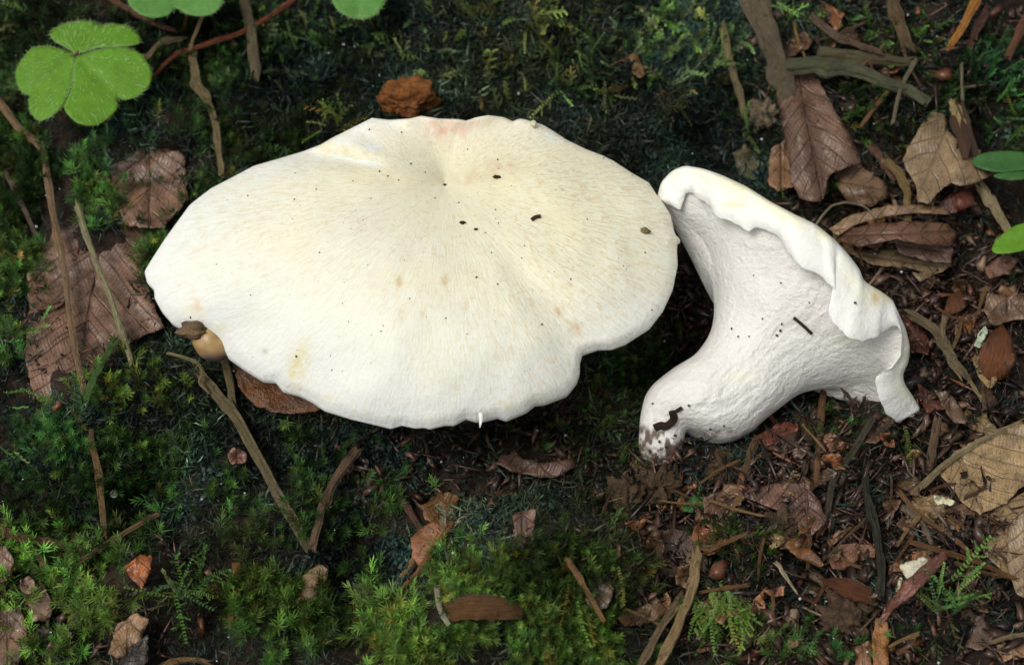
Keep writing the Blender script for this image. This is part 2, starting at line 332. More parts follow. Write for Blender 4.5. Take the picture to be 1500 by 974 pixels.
rings += [ring(Le, Re, .68, .5, ph, .62 * ed + .38 * si, -.12 + wob * .3, FS), ring(Le, Re, .68, .5, ph, .45 * ed + .55 * si, -.16 + wob * .5, FS), ring(Le, Re, .68, .5, ph, .8 * ed + .2 * si, -.24 + wob * .7, FS), ring(Le, Re, .68, .5, ph, ed, -.26 + wob * .7, FS), ring(Le, Re, .68, .5, ph, .75 * ed + .25 * si, -.33 + wob * .6, FS), ring(Le, Re, .68, .5, ph, .35 * ed + .65 * si, -.27 + wob * .6, FS), ring(Le, Re, .68, .5, ph, si, -.05 + wob * .6, FS)]
last = rings[-1]; cen = np.array([1160., 440.])
for f, dd in ((.97, .55), (.80, 1.2), (.45, 1.6), (.02, 1.7)):
    r = last.copy(); r[:, :2] = cen + (last[:, :2] - cen) * f; r[:, 2] = (last[:, 2] + .5) * f + (D0 + .9) * (1 - f) + dd * (1 if f > .5 else .9); rings.append(r)
SUBR = 8
rs = catmull(np.array(rings), SUBR); nr = len(rs)
V2 = deep(rs[..., 0], rs[..., 1], rs[..., 2])
rel = .045 * fbm(rs[..., 0] / 8, rs[..., 1] / 8, 41, 4) + .10 * fbm(rs[..., 0] / 50, rs[..., 1] / 50, 47, 2)
V2 = V2 - FW * (rel * (np.arange(nr) < 9 * SUBR)[:, None])[..., None]
V2 = V2.reshape(-1, 3); NS = 2 * NN
px2, py2 = rs[..., 0].ravel(), rs[..., 1].ravel(); ridx = np.repeat(np.arange(nr), NS) / SUBR
c2 = np.tile((.765, .74, .685), (len(V2), 1)); c2 = lerp(c2, np.tile((.83, .825, .77), (len(V2), 1)), np.clip((ridx - 10) / 2, 0, 1))
c2 = lerp(c2, np.tile((.74, .72, .46), (len(V2), 1)), np.clip((ridx - 14.6) / 1.2, 0, 1) * np.clip(.55 + 1.2 * fbm(px2 / 30, py2 / 30, 5, 3), 0, .8))
dirt = np.clip(np.clip(1 - (ridx - 1.3) / 1.5, 0, 1) * .9 * np.clip(.75 + 1.2 * fbm(px2 / 12, py2 / 12, 58, 3), 0, 1) + np.clip(3.2 * fbm(px2 / 10, py2 / 10, 55, 3) - .1, 0, 1) * (1 - np.clip((ridx - 1.8) / 1.6, 0, 1)), 0, .95)
dirt2 = np.exp(-((px2 - 1060) / 40) ** 2 - ((py2 - 636) / 10) ** 2) * np.clip(.5 + 2 * fbm(px2 / 7, py2 / 7, 56, 3), 0, 1)
c2 = lerp(c2, np.tile((.09, .05, .028), (len(V2), 1)), np.clip((dirt - .3) * 1.9, 0, .92) + np.clip(dirt2 * .8, 0, .9) * (dirt < .3))
for x_, y_, rx, ry, cc_, a_ in ((1086,552,18,7,(.80,.78,.60),.8),(1282,436,5,8,(.55,.38,.12),.8),(1075,300,18,6,YEL,.5),(1240,500,16,5,(.72,.72,.5),.5)):
    c2 = lerp(c2, np.tile(cc_, (len(V2), 1)), a_ * np.exp(-((px2 - x_) / rx) ** 2 - ((py2 - y_) / ry) ** 2))
Fq = grid_faces(NS, nr); split_i = 10 * SUBR
tip = empty('mushroom', on(np.array(1000.), np.array(655.)), 'tipped-over white mushroom showing its stem, pale underside and curled rim', 'mushroom')
def sub(name, r0, r1, mat, lab):
    a, b = r0 * NS, r1 * NS; f = Fq[(Fq.min(1) >= a) & (Fq.max(1) < b)] - a
    o = mesh(name, V2[a:b], f, mat, tip, True, np.c_[c2[a:b], np.full(b - a, .08)], {'fib': V2[a:b] * 2, 'pos': V2[a:b]}); o['label'] = lab
sub('stem', 0, 7 * SUBR + 1, POREM, 'stout rough white stem with soil on its knobbly base')
sub('pore_surface', 7 * SUBR, split_i + 1, POREM, 'smooth pale underside flaring out from the stem')
sub('cap', split_i, nr, CAPM, 'curled and lobed white cap margin')
def tip_pt(px, py):       # nearest modelled surface point towards the camera
    d = (px2 - px) ** 2 + (py2 - py) ** 2; c = np.argsort(d)[:30]; k = c[np.argmin(rs[..., 2].ravel()[c])]; return V2[k]
# ------------------------------------------------------------------ litter builders
EXCL = []
HARD = [[tuple(p) for p in np.array(SILH)] + [(1310,625),(1285,590),(1240,568),(1180,572),(1130,607),(1085,642),(1040,648),(1010,640),(985,685),(950,685),(935,650),(950,570),(1020,512),(1046,470),(1040,430),(1000,420)]]
def poly_in(P, x, y):
    P = np.asarray(P, float); r = np.zeros(np.shape(x), bool); n = len(P)
    for i in range(n):
        (x1, y1), (x2, y2) = P[i], P[i - 1]
        c = ((y1 > y) != (y2 > y)) & (x < (x2 - x1) * (y - y1) / (y2 - y1 + 1e-9) + x1); r ^= c
    return r
def leaf(name, label, cat, P, color, lift=.35, mid_=None, curl=.15, wave=.16, veins=0, pleat=0., step=7, th_=.022, mat=None, tilt=(0, 0), group=None, dome=0., excl=True, rough=.55, jag=2.6, zfun=None, parent=None, seed=None):
    seed = seed or random.randint(1, 999); lift = lift - .16 if parent is None else lift
    P = np.array(P, float); B = resample(P, max(16, int(np.sum(np.linalg.norm(P - np.roll(P, 1, 0), axis=1)) / (step * .6))), True)
    c = B.mean(0); nrm = B - c; nrm /= np.linalg.norm(nrm, axis=1)[:, None] + 1e-6
    B = B + nrm * (jag * 2 * vn(np.arange(len(B)) * .7, seed, 3))[:, None]
    if excl: EXCL.append(P.mean(0) + (P - P.mean(0)) * .9)
    x0, y0 = B.min(0); x1, y1 = B.max(0)
    gxx, gyy = np.meshgrid(np.arange(x0 + step / 2, x1, step), np.arange(y0 + step / 2, y1, step)); q = np.stack([gxx.ravel(), gyy.ravel()], 1)
    q = q + RNG.uniform(-.2, .2, q.shape) * step; shr = c + (B - c) * (1 - step * .4 / (np.linalg.norm(B - c, axis=1)[:, None] + step)); q = q[poly_in(shr, q[:, 0], q[:, 1])]
    pts = [Vector(p) for p in np.vstack([B, q])]; nb = len(B)
    vo, eo, fo, ov, oe, of = geometry.delaunay_2d_cdt(pts, [(i, (i + 1) % nb) for i in range(nb)], [], 1, 1e-4)
    p2 = np.array([tuple(v) for v in vo]); px, py = p2[:, 0], p2[:, 1]
    size = max(x1 - x0, y1 - y0)
    if mid_ is None: mid_ = ((x0 + x1) / 2, y0, (x0 + x1) / 2, y1)
    a = np.array(mid_[:2], float); d = np.array(mid_[2:], float) - a; L = np.linalg.norm(d); d /= L; nv = np.array([-d[1], d[0]])
    u = (p2 - a) @ nv; v = (p2 - a) @ d
    edge_f = np.linalg.norm(p2 - c, axis=1) / (size / 2)
    z = lift + curl * np.clip(edge_f, 0, 1.4) ** 2 + wave * 2 * fbm(px / size * 3, py / size * 3, seed, 3) + dome * (1 - np.clip(edge_f, 0, 1) ** 2)
    z = z + tilt[0] * (px - c[0]) * .015 + tilt[1] * (py - c[1]) * .015
    if veins: z = z - .05 * np.exp(-(u / 4) ** 2) + .018 * np.cos((v - np.abs(u) * .9) / veins * 2 * math.pi)
    if pleat: z = z + pleat * np.sin(u / 9)
    hh = hg(*on(px, py, 0., hg)[:, :2].T); gsm = .3 * hh + .7 * (hh.mean() + .35 * max(0, np.percentile(hh, 85) - hh.mean()))
    p3 = at(px, py, (gsm + z) if zfun is None else zfun(px, py) + z)
    fn = np.zeros_like(p3); tri = np.array([f if len(f) == 3 else f[:3] for f in fo], int)
    n_ = np.cross(p3[tri[:, 1]] - p3[tri[:, 0]], p3[tri[:, 2]] - p3[tri[:, 0]]); flip = n_ @ -FW < 0; tri[flip] = tri[flip][:, ::-1]; n_[flip] *= -1
    for k in range(3): np.add.at(fn, tri[:, k], n_)
    fn /= np.linalg.norm(fn, axis=1)[:, None] + 1e-9
    V = np.vstack([p3, p3 - fn * th_]); n = len(p3); ed_ = {}
    for t_ in tri:
        for i in range(3): ed_[(t_[i], t_[(i + 1) % 3])] = 1
    Fs = [tuple(t_) for t_ in tri] + [tuple(t_[::-1] + n) for t_ in tri] + [(b_, a_, a_ + n, b_ + n) for (a_, b_) in ed_ if (b_, a_) not in ed_]
    uv = np.stack([u * .0152, v * .0152, np.full(n, seed * .37)], 1)
    ob = mesh(name, V, Fs, mat or (M_litter(np.array(color) * .9, rough - .05, .5, True) if name == 'cone_scale' else M_litter(color, rough - .18, .5, vein=name not in ('rotten_leaf', 'leaf_fragment') or len(P) % 2 == 0)), parent, True, None, {'uvc': np.vstack([uv, uv])}, origin=p3.mean(0) if parent is None else None)
    if parent is None: tag(ob, label, cat, group)
    ob['_z'] = 0; del ob['_z']
    if veins and parent is None:      # raised ribs as parts
        def rib(nm, pa, pb, r):
            q = np.array([pa * (1 - s) + pb * s for s in np.linspace(0, 1, 8)]); q = q[poly_in(B, q[:, 0], q[:, 1])]
            if len(q) < 3: return
            idx = [int(np.argmin(((p2 - k_) ** 2).sum(1))) for k_ in q]; q3 = np.array([p3[i] for i in idx]); q3 = catmull(q3[np.r_[True, np.diff(idx) != 0]], 3)
            if len(q3) < 3: return
            tube_mesh(nm, q3, np.linspace(r, r * .5, len(q3)), M_litter(np.array(color) * .7, rough), ob, 5, seed, 0)
        ob_loc = ob.location.copy()
        rib('midrib', a, a + d * L, .035)
        for k in range(1, int(L / veins)):
            for s_ in (-1, 1): rib('vein', a + d * veins * k, a + d * (veins * k + size * .5) + nv * s_ * size * .5, .014)
    return ob
def tube_mesh(name, C3, R, mat, parent=None, ns=10, seed=1, rough_=.12, flat=1.0, caps=True):
    C3 = np.asarray(C3, float); n = len(C3); R = np.asarray(R, float)
    T = np.gradient(C3, axis=0); T /= np.linalg.norm(T, axis=1)[:, None] + 1e-9
    A = np.cross(T, -FW); A /= np.linalg.norm(A, axis=1)[:, None] + 1e-9; Bn = np.cross(A, T)
    s = np.r_[0, np.cumsum(np.linalg.norm(np.diff(C3, axis=0), axis=1))]
    V, uv = [], []; gr_ = np.random.default_rng(seed); groove = 1 + gr_.uniform(-.34, .22, ns) * (1 if rough_ > .08 else 0); fray = gr_.choice([-.8, -.3, .2, .9, 2.2], (2, ns)) * (1 if rough_ > .08 else 0)
    wan = 1 + rough_ * 1.2 * vn(s * 1.3 + seed, seed * .7, 8)
    for i in range(n):
        for j in range(ns):
            a = 2 * math.pi * j / ns; r = R[i] * wan[i] * groove[j] * (1 + rough_ * 2 * float(vn(s[i] * 2.8 + seed, j * 1.1 + seed * .3, 5)))
            V.append(C3[i] + (A[i] * math.cos(a) + Bn[i] * math.sin(a) * flat) * r + (T[i] * R[i] * (fray[1, j] if i == n - 1 else -fray[0, j]) if i in (0, n - 1) else 0)); uv.append((math.cos(a) * R[i] * 1.2 + seed, s[i], math.sin(a) * R[i] * 1.2))
    F = [tuple(q) for q in grid_faces(ns, n)]
    if caps: F += [tuple(range(ns))[::-1], tuple((n - 1) * ns + j for j in range(ns))]
    return mesh(name, V, F, mat, parent, rough_ <= .08, None, {'uvc': np.array(uv)}, origin=C3.mean(0) if parent is None else None)
def twig(name, label, cat, P, r, color, lift=.35, flat=.8, lift2=None, taper=.75, ns=14, rough=.6, group=None, mat=None, bumpy=.12):
    P = catmull(P, 9); m = len(P); sj = random.uniform(0, 99); P = P + r * .18 * np.stack([vn(np.arange(m) * .35 + sj, 1.5), vn(np.arange(m) * .35 + sj, 9.5)], 1) * 2; lift -= .2; lift2 = None if lift2 is None else lift2 - .2; r = r * .76; l2 = lift if lift2 is None else lift2
    lf = np.linspace(lift, l2, m); seed = random.randint(1, 400)
    G = on(P[:, 0], P[:, 1], 0., hg); zs = G[:, 2]; ks = np.linspace(0, 1, m); lin = np.polyval(np.polyfit(ks, zs, 1), ks); zs = .3 * zs + .7 * (lin + .4 * np.std(zs - lin))
    C3 = at(P[:, 0], P[:, 1], zs + lf)
    R = r * .0152 * np.linspace(1, taper, m) * (1 + .35 * np.exp(-((np.arange(m) - random.uniform(.2, .8) * m) / 1.3) ** 2) * (bumpy >= .12))
    o = tube_mesh(name, C3, R, mat or M_litter(color, rough, .3, True, var=.8), None, ns, seed, bumpy, flat); tag(o, label, cat, group); return o
def icos(sub):
    import bmesh
    bm = bmesh.new(); bmesh.ops.create_icosphere(bm, subdivisions=sub, radius=1); v = np.array([tuple(x.co) for x in bm.verts]); f = np.array([[y.index for y in x.verts] for x in bm.faces]); bm.free(); return v, f
ICO4, ICO3, ICO1 = icos(5), icos(3), icos(1)
def lump(name, label, cat, px, py, r, color, lift=.1, amp=.7, sq=(1, 1, .8), p3=None, freq=2.2, mat=None, rough=.85, group=None, ico=None):
    v, f = ico or ICO4; seed = random.randint(1, 99); n = (fbm(v[:, 0] * freq + seed, v[:, 1] * freq + 40, seed, 5) + fbm(v[:, 1] * freq + 60, v[:, 2] * freq + 50, seed + 3, 5) + fbm(v[:, 2] * freq + 80, v[:, 0] * freq + 70, seed + 6, 5)) * .6
    c = on(np.array(px, float), np.array(py, float), lift, hg) if p3 is None else p3
    V = v * np.array(sq) * (r * .0152) * (1 + amp * n)[:, None] + c
    o = mesh(name, V, f, mat or M_litter(color, rough, .2, scale=2.5), None, True, None, {'uvc': (V - c) + seed}, origin=c); return tag(o, label, cat, group)
# ------------------------------------------------------------------ wood sorrel
def sorrel(label, leaflets, center, lift, mat, foot, hairs=100, stalkcol=(.25, .16, .06), folds=None):
    cz = on(np.array(float(center[0])), np.array(float(center[1])))[2] + lift; base = on(np.array(float(foot[0])), np.array(float(foot[1])))
    root = empty('wood_sorrel', base, label, 'wood sorrel')
    for li, P in enumerate(leaflets):
        P = np.array(P, float); far = P[np.argmax(((P - center) ** 2).sum(1))]; ax = P.mean(0) - center; L = np.linalg.norm(ax); ax /= L; nv = np.array([-ax[1], ax[0]])
        def zf(px, py):
            q = np.stack([px - center[0], py - center[1]], -1); u = q @ nv; v = q @ ax
            return cz + .08 * np.abs(u) * .0152 - .06 * (v * .0152) ** 2 - .025 * np.exp(-(u / 4) ** 2) + .0 * v
        o = leaf('leaflet', None, None, catmull(np.vstack([P, P[:1]]), 4)[:-1], None, 0, (*center, *(center + ax * L * 2)), 0, .015, 0, 0, 5, .018, mat, excl=False, jag=.35, zfun=zf, parent=root)
        # fine pale hairs
        HV, HF = [], []
        bb0, bb1 = P.min(0), P.max(0); nh = 0
        while nh < hairs:
            q = RNG.uniform(bb0, bb1)
            if not poly_in(P, q[0], q[1]): continue
            nh += 1; b3 = at(q[0], q[1], zf(q[0], q[1]) + .005); dr = (EX * (q[0] - center[0]) - UP * (q[1] - center[1])); dr = dr / np.linalg.norm(dr) * .75 - FW * .35 + RNG.normal(0, .22, 3); l = RNG.uniform(.09, .2)
            i = len(HV); sd_ = np.cross(dr, FW); sd_ /= np.linalg.norm(sd_); HV += [b3 - sd_ * .0042, b3 + sd_ * .0042, b3 + dr * l]; HF.append((i, i + 1, i + 2))
        B = resample(P, 130, True)
        for q in (B if hairs else []):
            b3 = at(q[0], q[1], zf(q[0], q[1])); dr = (EX * (q[0] - P[:, 0].mean()) - UP * (q[1] - P[:, 1].mean())); dr = dr / np.linalg.norm(dr) + RNG.normal(0, .3, 3); l = RNG.uniform(.04, .085)
            i = len(HV); sd_ = np.cross(dr, FW); sd_ /= np.linalg.norm(sd_); HV += [b3 - sd_ * .0042, b3 + sd_ * .0042, b3 + dr * l]; HF.append((i, i + 1, i + 2))
        if not HV: continue
        h = mesh('leaf_hair', HV, np.array(HF), HAIR, o, False, np.tile((.48, .60, .32), (len(HV), 1))); h.location = -(o.location + root.location); h['kind'] = 'stuff'
    c3 = at(float(center[0]), float(center[1]), cz); mid3 = (c3 + base) / 2 + np.array([.25, .2, .1])
    tube_mesh('stalk', catmull([c3, mid3, base - zz * .1], 8), np.full(17, .045), M_litter(stalkcol, .5, .3, True), root, 7, 3, .05)
    return root
l1 = [(111,80),(119,77),(144,70),(185,68),(206,62),(197,45),(181,37),(158,35),(147,38),(140,33),(121,31),(96,35),(78,43),(73,49),(80,60),(99,71)]
l2 = [(109,82),(88,72),(66,68),(47,71),(35,84),(24,103),(25,123),(33,136),(45,141),(42,148),(44,164),(57,177),(76,170),(92,154),(105,123),(108,94)]
l3 = [(112,84),(140,74),(168,70),(191,72),(209,82),(222,107),(216,129),(197,143),(181,146),(171,144),(173,156),(162,170),(144,182),(123,183),(109,177),(94,158),(105,131),(108,99)]
sorrel('bright green hairy three-part wood sorrel leaf spread flat beside a pale bent straw', [l1, l2, l3], np.array([110., 81.]), 1.1, GREEN, (150, 60))
a1 = [(258,-40),(225,-48),(198,-30),(187,-8),(190,8),(205,21),(225,26),(245,23),(258,13),(272,20),(292,24),(312,20),(324,8),(328,-8),(318,-30),(292,-46)]
a2 = [(256,-42),(235,-60),(190,-60),(170,-85),(185,-115),(215,-120),(232,-112),(245,-80)]
a3 = [(260,-42),(285,-60),(325,-60),(345,-85),(335,-112),(305,-122),(285,-112),(268,-80)]
sorrel('wood sorrel leaf with rounded lobes just above the red-brown runner', [a1, a2, a3], np.array([258., -41.]), 1.0, GREEN2, (268, 40), 60)
b1 = [(530,-55),(505,-50),(487,-25),(486,0),(497,17),(515,26),(535,28),(552,20),(563,4),(566,-20),(555,-45)]
b2 = [(530,-57),(560,-60),(600,-50),(615,-75),(600,-105),(560,-105)]
sorrel('wood sorrel leaf hanging over the dark moss above the rotten wood chunk', [b1, b2], np.array([530., -56.]), 1.0, GREEN2, (545, -40), 50)
r1 = [(1530,232),(1505,224),(1475,221),(1442,224),(1426,232),(1425,241),(1440,248),(1462,252),(1490,250),(1510,247)]
r2 = [(1530,236),(1500,246),(1470,252),(1455,258),(1475,264),(1505,262),(1535,258)]
sorrel('dark green smooth wood sorrel leaf above the tan torn beech leaf', [r1, r2], np.array([1532., 235.]), 1.1, GREEN3, (1545, 270), 0)
r3 = [(1540,330),(1512,325),(1486,331),(1466,345),(1454,360),(1456,370),(1475,371),(1500,366),(1525,355)]
sorrel('green wood sorrel leaflet overhanging the pale peeled stick', [r3], np.array([1542., 338.]), 1.0, GREEN, (1550, 380), 0)
# ------------------------------------------------------------------ leaves and fragments, one by one
PK = (.22, .125, .10); PB = (.13, .07, .06); TN = (.30, .20, .125); RB = (.17, .06, .03); OR = (.36, .15, .05); DK = (.06, .035, .03); GB = (.17, .13, .10); TN2 = (.36, .25, .16)
BL = 'beech leaf'
leaf('beech_leaf', 'big pinkish brown beech leaf under moss beside the large cap', BL, [(40,400),(75,345),(120,322),(170,325),(215,318),(240,330),(205,390),(222,435),(240,480),(195,498),(165,540),(120,575),(90,598),(50,580),(35,520),(42,450)], PK, .3, (150,330,110,590), .1, .12, 34)
leaf('beech_leaf', 'pink-brown beech leaf showing through the moss behind the large cap', BL, [(160,245),(215,215),(268,222),(276,290),(240,335),(185,330),(165,290)], PK, .25, (215,215,220,330), .1, .1, 30)
leaf('beech_leaf', 'pleated purple-brown beech leaf hanging over the mossy root', BL, [(1140,88),(1165,80),(1195,110),(1225,165),(1250,205),(1262,240),(1240,245),(1215,255),(1205,295),(1172,292),(1158,262),(1150,200),(1138,140)], (.17,.10,.085), .9, (1165,85,1205,290), -.1, .1, 24, .09)
leaf('beech_leaf', 'small salmon-brown leaf piece beside the pleated leaf', BL, [(1130,218),(1150,205),(1166,240),(1162,272),(1146,282),(1124,270)], (.28,.16,.11), .6, None, .1, .1, 0, .05)
leaf('beech_leaf', 'curled leaf with dark wet patch below the pleated leaf', BL, [(1225,248),(1258,238),(1278,256),(1300,266),(1305,288),(1278,302),(1245,300),(1228,275)], (.20,.13,.10), .7, (1225,265,1305,280), -.25, .15, 0, .08, dome=.2)
leaf('beech_leaf', 'torn flat tan beech leaf leaning on a broken twig', BL, [(1365,163),(1385,170),(1388,190),(1405,205),(1399,220),(1420,210),(1436,222),(1430,236),(1450,258),(1430,268),(1405,272),(1395,268),(1375,280),(1362,298),(1345,295),(1340,270),(1322,235),(1335,205),(1350,185)], (.25,.175,.12), .9, (1400,160,1345,290), .05, .05, 0, 0)
leaf('beech_leaf', 'rolled reddish brown beech leaf beside the tipped mushroom rim', BL, [(1225,352),(1240,336),(1290,326),(1340,324),(1390,328),(1402,342),(1395,362),(1350,358),(1310,350),(1260,362)], (.15,.075,.055), 1.0, (1225,345,1400,340), -.2, .1, 0, .0, dome=.45)
leaf('beech_leaf', 'purplish folded leaf flap under the rolled leaf', BL, [(1308,350),(1350,355),(1397,361),(1393,386),(1360,382),(1318,371)], (.18,.11,.10), .8, (1308,358,1395,370), .05, .05)
leaf('beech_leaf', 'tan leaf with ragged lip under the rolled leaf', BL, [(1235,366),(1310,366),(1370,382),(1395,388),(1372,402),(1346,412),(1330,392),(1280,388)], (.27,.19,.125), .45, (1240,370,1390,392), .1, .1)
leaf('beech_leaf', 'narrow tan leaf edge arching over the rolled leaf', BL, [(1215,335),(1245,315),(1300,302),(1345,300),(1388,306),(1390,314),(1340,312),(1300,316),(1255,328),(1228,345)], (.27,.17,.12), 1.1, (1215,338,1390,310), -.2, .08)
leaf('beech_leaf', 'veined tan beech leaf lying under a pale stick', BL, [(1382,700),(1375,690),(1400,660),(1440,640),(1470,628),(1505,618),(1510,700),(1475,735),(1436,752),(1412,738)], TN2, .7, (1390,640,1440,750), .08, .06, 30)
leaf('beech_leaf', 'broad light brown beech leaf with brown ribs below the veined tan leaf', BL, [(1325,738),(1370,722),(1410,735),(1440,750),(1475,735),(1510,715),(1520,870),(1475,842),(1440,808),(1400,798),(1350,772)], TN, .4, (1345,735,1510,850), .05, .06, 36)
leaf('beech_leaf', 'pitted grey-tan leaf edge overlapping the broad light brown leaf', BL, [(1477,775),(1488,755),(1520,735),(1530,880),(1490,872),(1476,830)], (.28,.2,.15), .65, None, .1, .08)
leaf('beech_leaf', 'dark purple-brown pointed beech leaf half covered by soil crumbs', BL, [(1072,722),(1110,712),(1150,708),(1180,704),(1200,735),(1212,760),(1195,778),(1186,788),(1165,772),(1145,750),(1110,735)], (.16,.085,.075), .5, (1180,705,1186,786), .1, .08, 22)
leaf('leaf_fragment', 'rust brown square leaf fragment beside a blackened rootlet', 'leaf fragment', [(1215,812),(1232,797),(1278,797),(1281,815),(1252,824),(1236,836),(1220,831)], (.19,.09,.06), .45)
leaf('cone_scale', 'chestnut brown glossy scale lying across a grey splinter', 'cone scale', [(1200,847),(1250,845),(1282,866),(1291,890),(1268,884),(1232,872)], RB, .5, (1200,850,1290,888), 0, .04, dome=.3, rough=.35)
leaf('folded_leaf', 'long folded purple-brown blade leaning on the white mushroom scrap', 'folded leaf', [(1287,908),(1298,885),(1320,858),(1350,828),(1384,806),(1389,815),(1362,848),(1335,872),(1308,892),(1294,912)], (.20,.08,.07), .95, (1290,908,1386,810), 0, .03, dome=.25, tilt=(.2, 0), rough=.4)
leaf('leaf_fragment', 'reddish leaf scrap on top of the dark mossy mound', 'leaf fragment', [(752,755),(770,747),(785,748),(782,770),(780,800),(762,817),(746,811),(753,782)], (.24,.13,.11), .75)
leaf('leaf_fragment', 'dark maroon torn leaf strip in the shade under the large cap', 'leaf fragment', [(725,678),(738,668),(756,660),(764,672),(800,678),(840,670),(845,680),(815,700),(780,698),(750,690)], (.14,.08,.07), .5)
leaf('leaf_fragment', 'rusty pointed leaf fragment over the splintered wood', 'leaf fragment', [(600,786),(632,762),(667,752),(650,790),(630,815),(618,832),(604,815)], (.30,.13,.075), .55, None, .05, .05)
leaf('leaf_fragment', 'orange-tan rotten leaf patch above the rusty fragment', 'leaf fragment', [(618,740),(645,720),(672,725),(668,752),(635,768),(622,760)], (.25,.13,.06), .4)
leaf('leaf_fragment', 'glowing orange-brown triangular leaf fragment above the green frond', 'leaf fragment', [(182,828),(205,812),(222,815),(220,840),(208,863),(196,848)], (.36,.11,.035), .6, rough=.4)
leaf('beech_leaf', 'tan leaf piece in a dark hollow below the green frond', BL, [(158,958),(172,915),(200,898),(218,905),(208,938),(175,966)], (.30,.18,.12), .5)
leaf('beech_leaf', 'blackened leaf skeleton lying on the tan leaf piece', BL, [(165,974),(190,948),(218,928),(216,965),(205,990),(170,995)], (.05,.04,.04), .7, (165,985,218,930), .1, .12, 12)
leaf('beech_leaf', 'pinkish leaf piece half sunk in moss with a curled corner', BL, [(-10,895),(30,888),(40,935),(22,985),(-15,985)], (.24,.15,.13), .5)
leaf('leaf_fragment', 'small pink-grey cracked leaf piece among moss tufts', 'leaf fragment', [(36,870),(60,852),(78,880),(72,912),(42,905)], (.28,.18,.155), .5)
leaf('leaf_fragment', 'small rounded pink leaf scrap next to a brown straw', 'leaf fragment', [(30,850),(42,845),(52,855),(48,868),(34,868)], (.32,.21,.19), .6)
leaf('beech_leaf', 'rounded pinkish leaf edge beneath the brown straw ends', BL, [(-15,800),(10,800),(20,822),(12,850),(-15,860)], (.25,.15,.13), .6)
leaf('leaf_fragment', 'beige-brown leaf piece poking out of bright moss', 'leaf fragment', [(445,842),(470,824),(482,838),(466,875),(436,890)], (.30,.19,.125), .5)
leaf('leaf_fragment', 'tiny pinkish leaf scrap beside a grey split stick', 'leaf fragment', [(335,660),(347,654),(360,662),(358,678),(342,680),(335,672)], (.30,.15,.14), .6)
leaf('rotten_leaf', 'wet rusty brown leaf tucked under the large cap edge', 'rotten leaf', [(340,532),(385,542),(440,566),(478,590),(462,602),(430,606),(395,602),(368,590),(350,568)], (.15,.06,.028), .45, (340,540,475,598), .1, .12, 0, rough=.3)
leaf('cone_scale', 'shiny brown cone scale lying in moss by a white fibre', 'cone scale', [(650,884),(690,868),(738,874),(770,888),(766,906),(722,909),(680,907),(655,912)], (.20,.10,.045), .5, (650,895,770,893), 0, .04, dome=.4, rough=.32)
leaf('cone_scale', 'plump chestnut cone scale beside a pale blue flake', 'cone scale', [(1433,520),(1445,490),(1468,474),(1484,498),(1488,530),(1472,556),(1447,556),(1436,542)], (.27,.10,.05), .6, (1468,474,1455,556), 0, .03, dome=.5, rough=.35)
leaf('cone_scale', 'narrow reddish cone scale above the forked dry stalk', 'cone scale', [(1379,462),(1392,432),(1408,422),(1415,440),(1420,447),(1398,460)], (.22,.09,.05), .6, None, 0, .03, dome=.3, rough=.35)
leaf('beech_leaf', 'brown leaf with ragged edge above the plump cone scale', BL, [(1445,430),(1470,432),(1510,430),(1510,465),(1480,470),(1455,478),(1440,455)], (.20,.12,.09), .6)
leaf('leaf_fragment', 'dull red-brown leaf fragment by the green leaflet', 'leaf fragment', [(1443,392),(1470,375),(1495,378),(1480,400),(1450,408)], (.20,.10,.085), .5)
leaf('leaf_fragment', 'dusky purple leaf scrap between soil crumb and pale twig', 'leaf fragment', [(948,792),(985,772),(1018,782),(1022,812),(1000,845),(965,840),(955,815)], (.15,.09,.085), .4)
leaf('leaf_fragment', 'rounded grey-brown leaf under an orange splinter', 'leaf fragment', [(852,862),(870,838),(890,838),(900,862),(890,892),(862,888)], (.16,.12,.105), .4)
leaf('leaf_fragment', 'rumpled brown leaf bits behind the dry sticks', 'leaf fragment', [(905,905),(945,885),(990,880),(985,895),(950,912),(915,918)], (.18,.10,.06), .5)
leaf('leaf_fragment', 'purple-grey leaf edge below the moss sprig with a tall shoot', 'leaf fragment', [(1415,945),(1430,905),(1440,900),(1458,930),(1440,952)], (.17,.11,.10), .5)
leaf('leaf_fragment', 'pale brown leaf piece in the frame corner litter', 'leaf fragment', [(1460,945),(1505,935),(1510,960),(1470,968)], (.25,.15,.10), .4)
leaf('leaf_fragment', 'reddish brown leaf under the tipped mushroom stem', 'leaf fragment', [(1105,640),(1150,615),(1170,625),(1160,648),(1120,655)], (.16,.05,.04), .4)
leaf('beech_leaf', 'purple-brown leaf beside a dark green oval leaf', BL, [(1030,728),(1062,718),(1068,745),(1060,756),(1030,752)], (.16,.09,.085), .45)
leaf('leaf_fragment', 'small dark green oval leaf lying on the litter', 'leaf fragment', [(1000,738),(1015,725),(1033,730),(1034,742),(1015,752),(1000,748)], None, .5, mat=GREEN3)
leaf('leaf_fragment', 'moss-stained orange bark strip below the pointed leaf', 'bark strip', [(1140,782),(1165,790),(1195,810),(1208,826),(1200,832),(1170,815),(1145,797)], (.25,.11,.05), .5, dome=.2)
leaf('leaf_fragment', 'ragged brown bark piece near the forked dry stalk', 'bark piece', [(1368,570),(1390,575),(1408,595),(1414,618),(1400,620),(1385,600)], (.19,.12,.10), .45)
leaf('leaf_fragment', 'dark red glossy leaf between tipped rim and dry stalk', 'leaf fragment', [(1322,462),(1345,470),(1362,500),(1360,520),(1335,515),(1325,490)], (.13,.045,.035), .35, rough=.35)
leaf('leaf_fragment', 'dark red leaf strip near the curled tip of the rim', 'leaf fragment', [(1345,562),(1375,580),(1385,600),(1360,602),(1345,585)], (.14,.045,.03), .35)
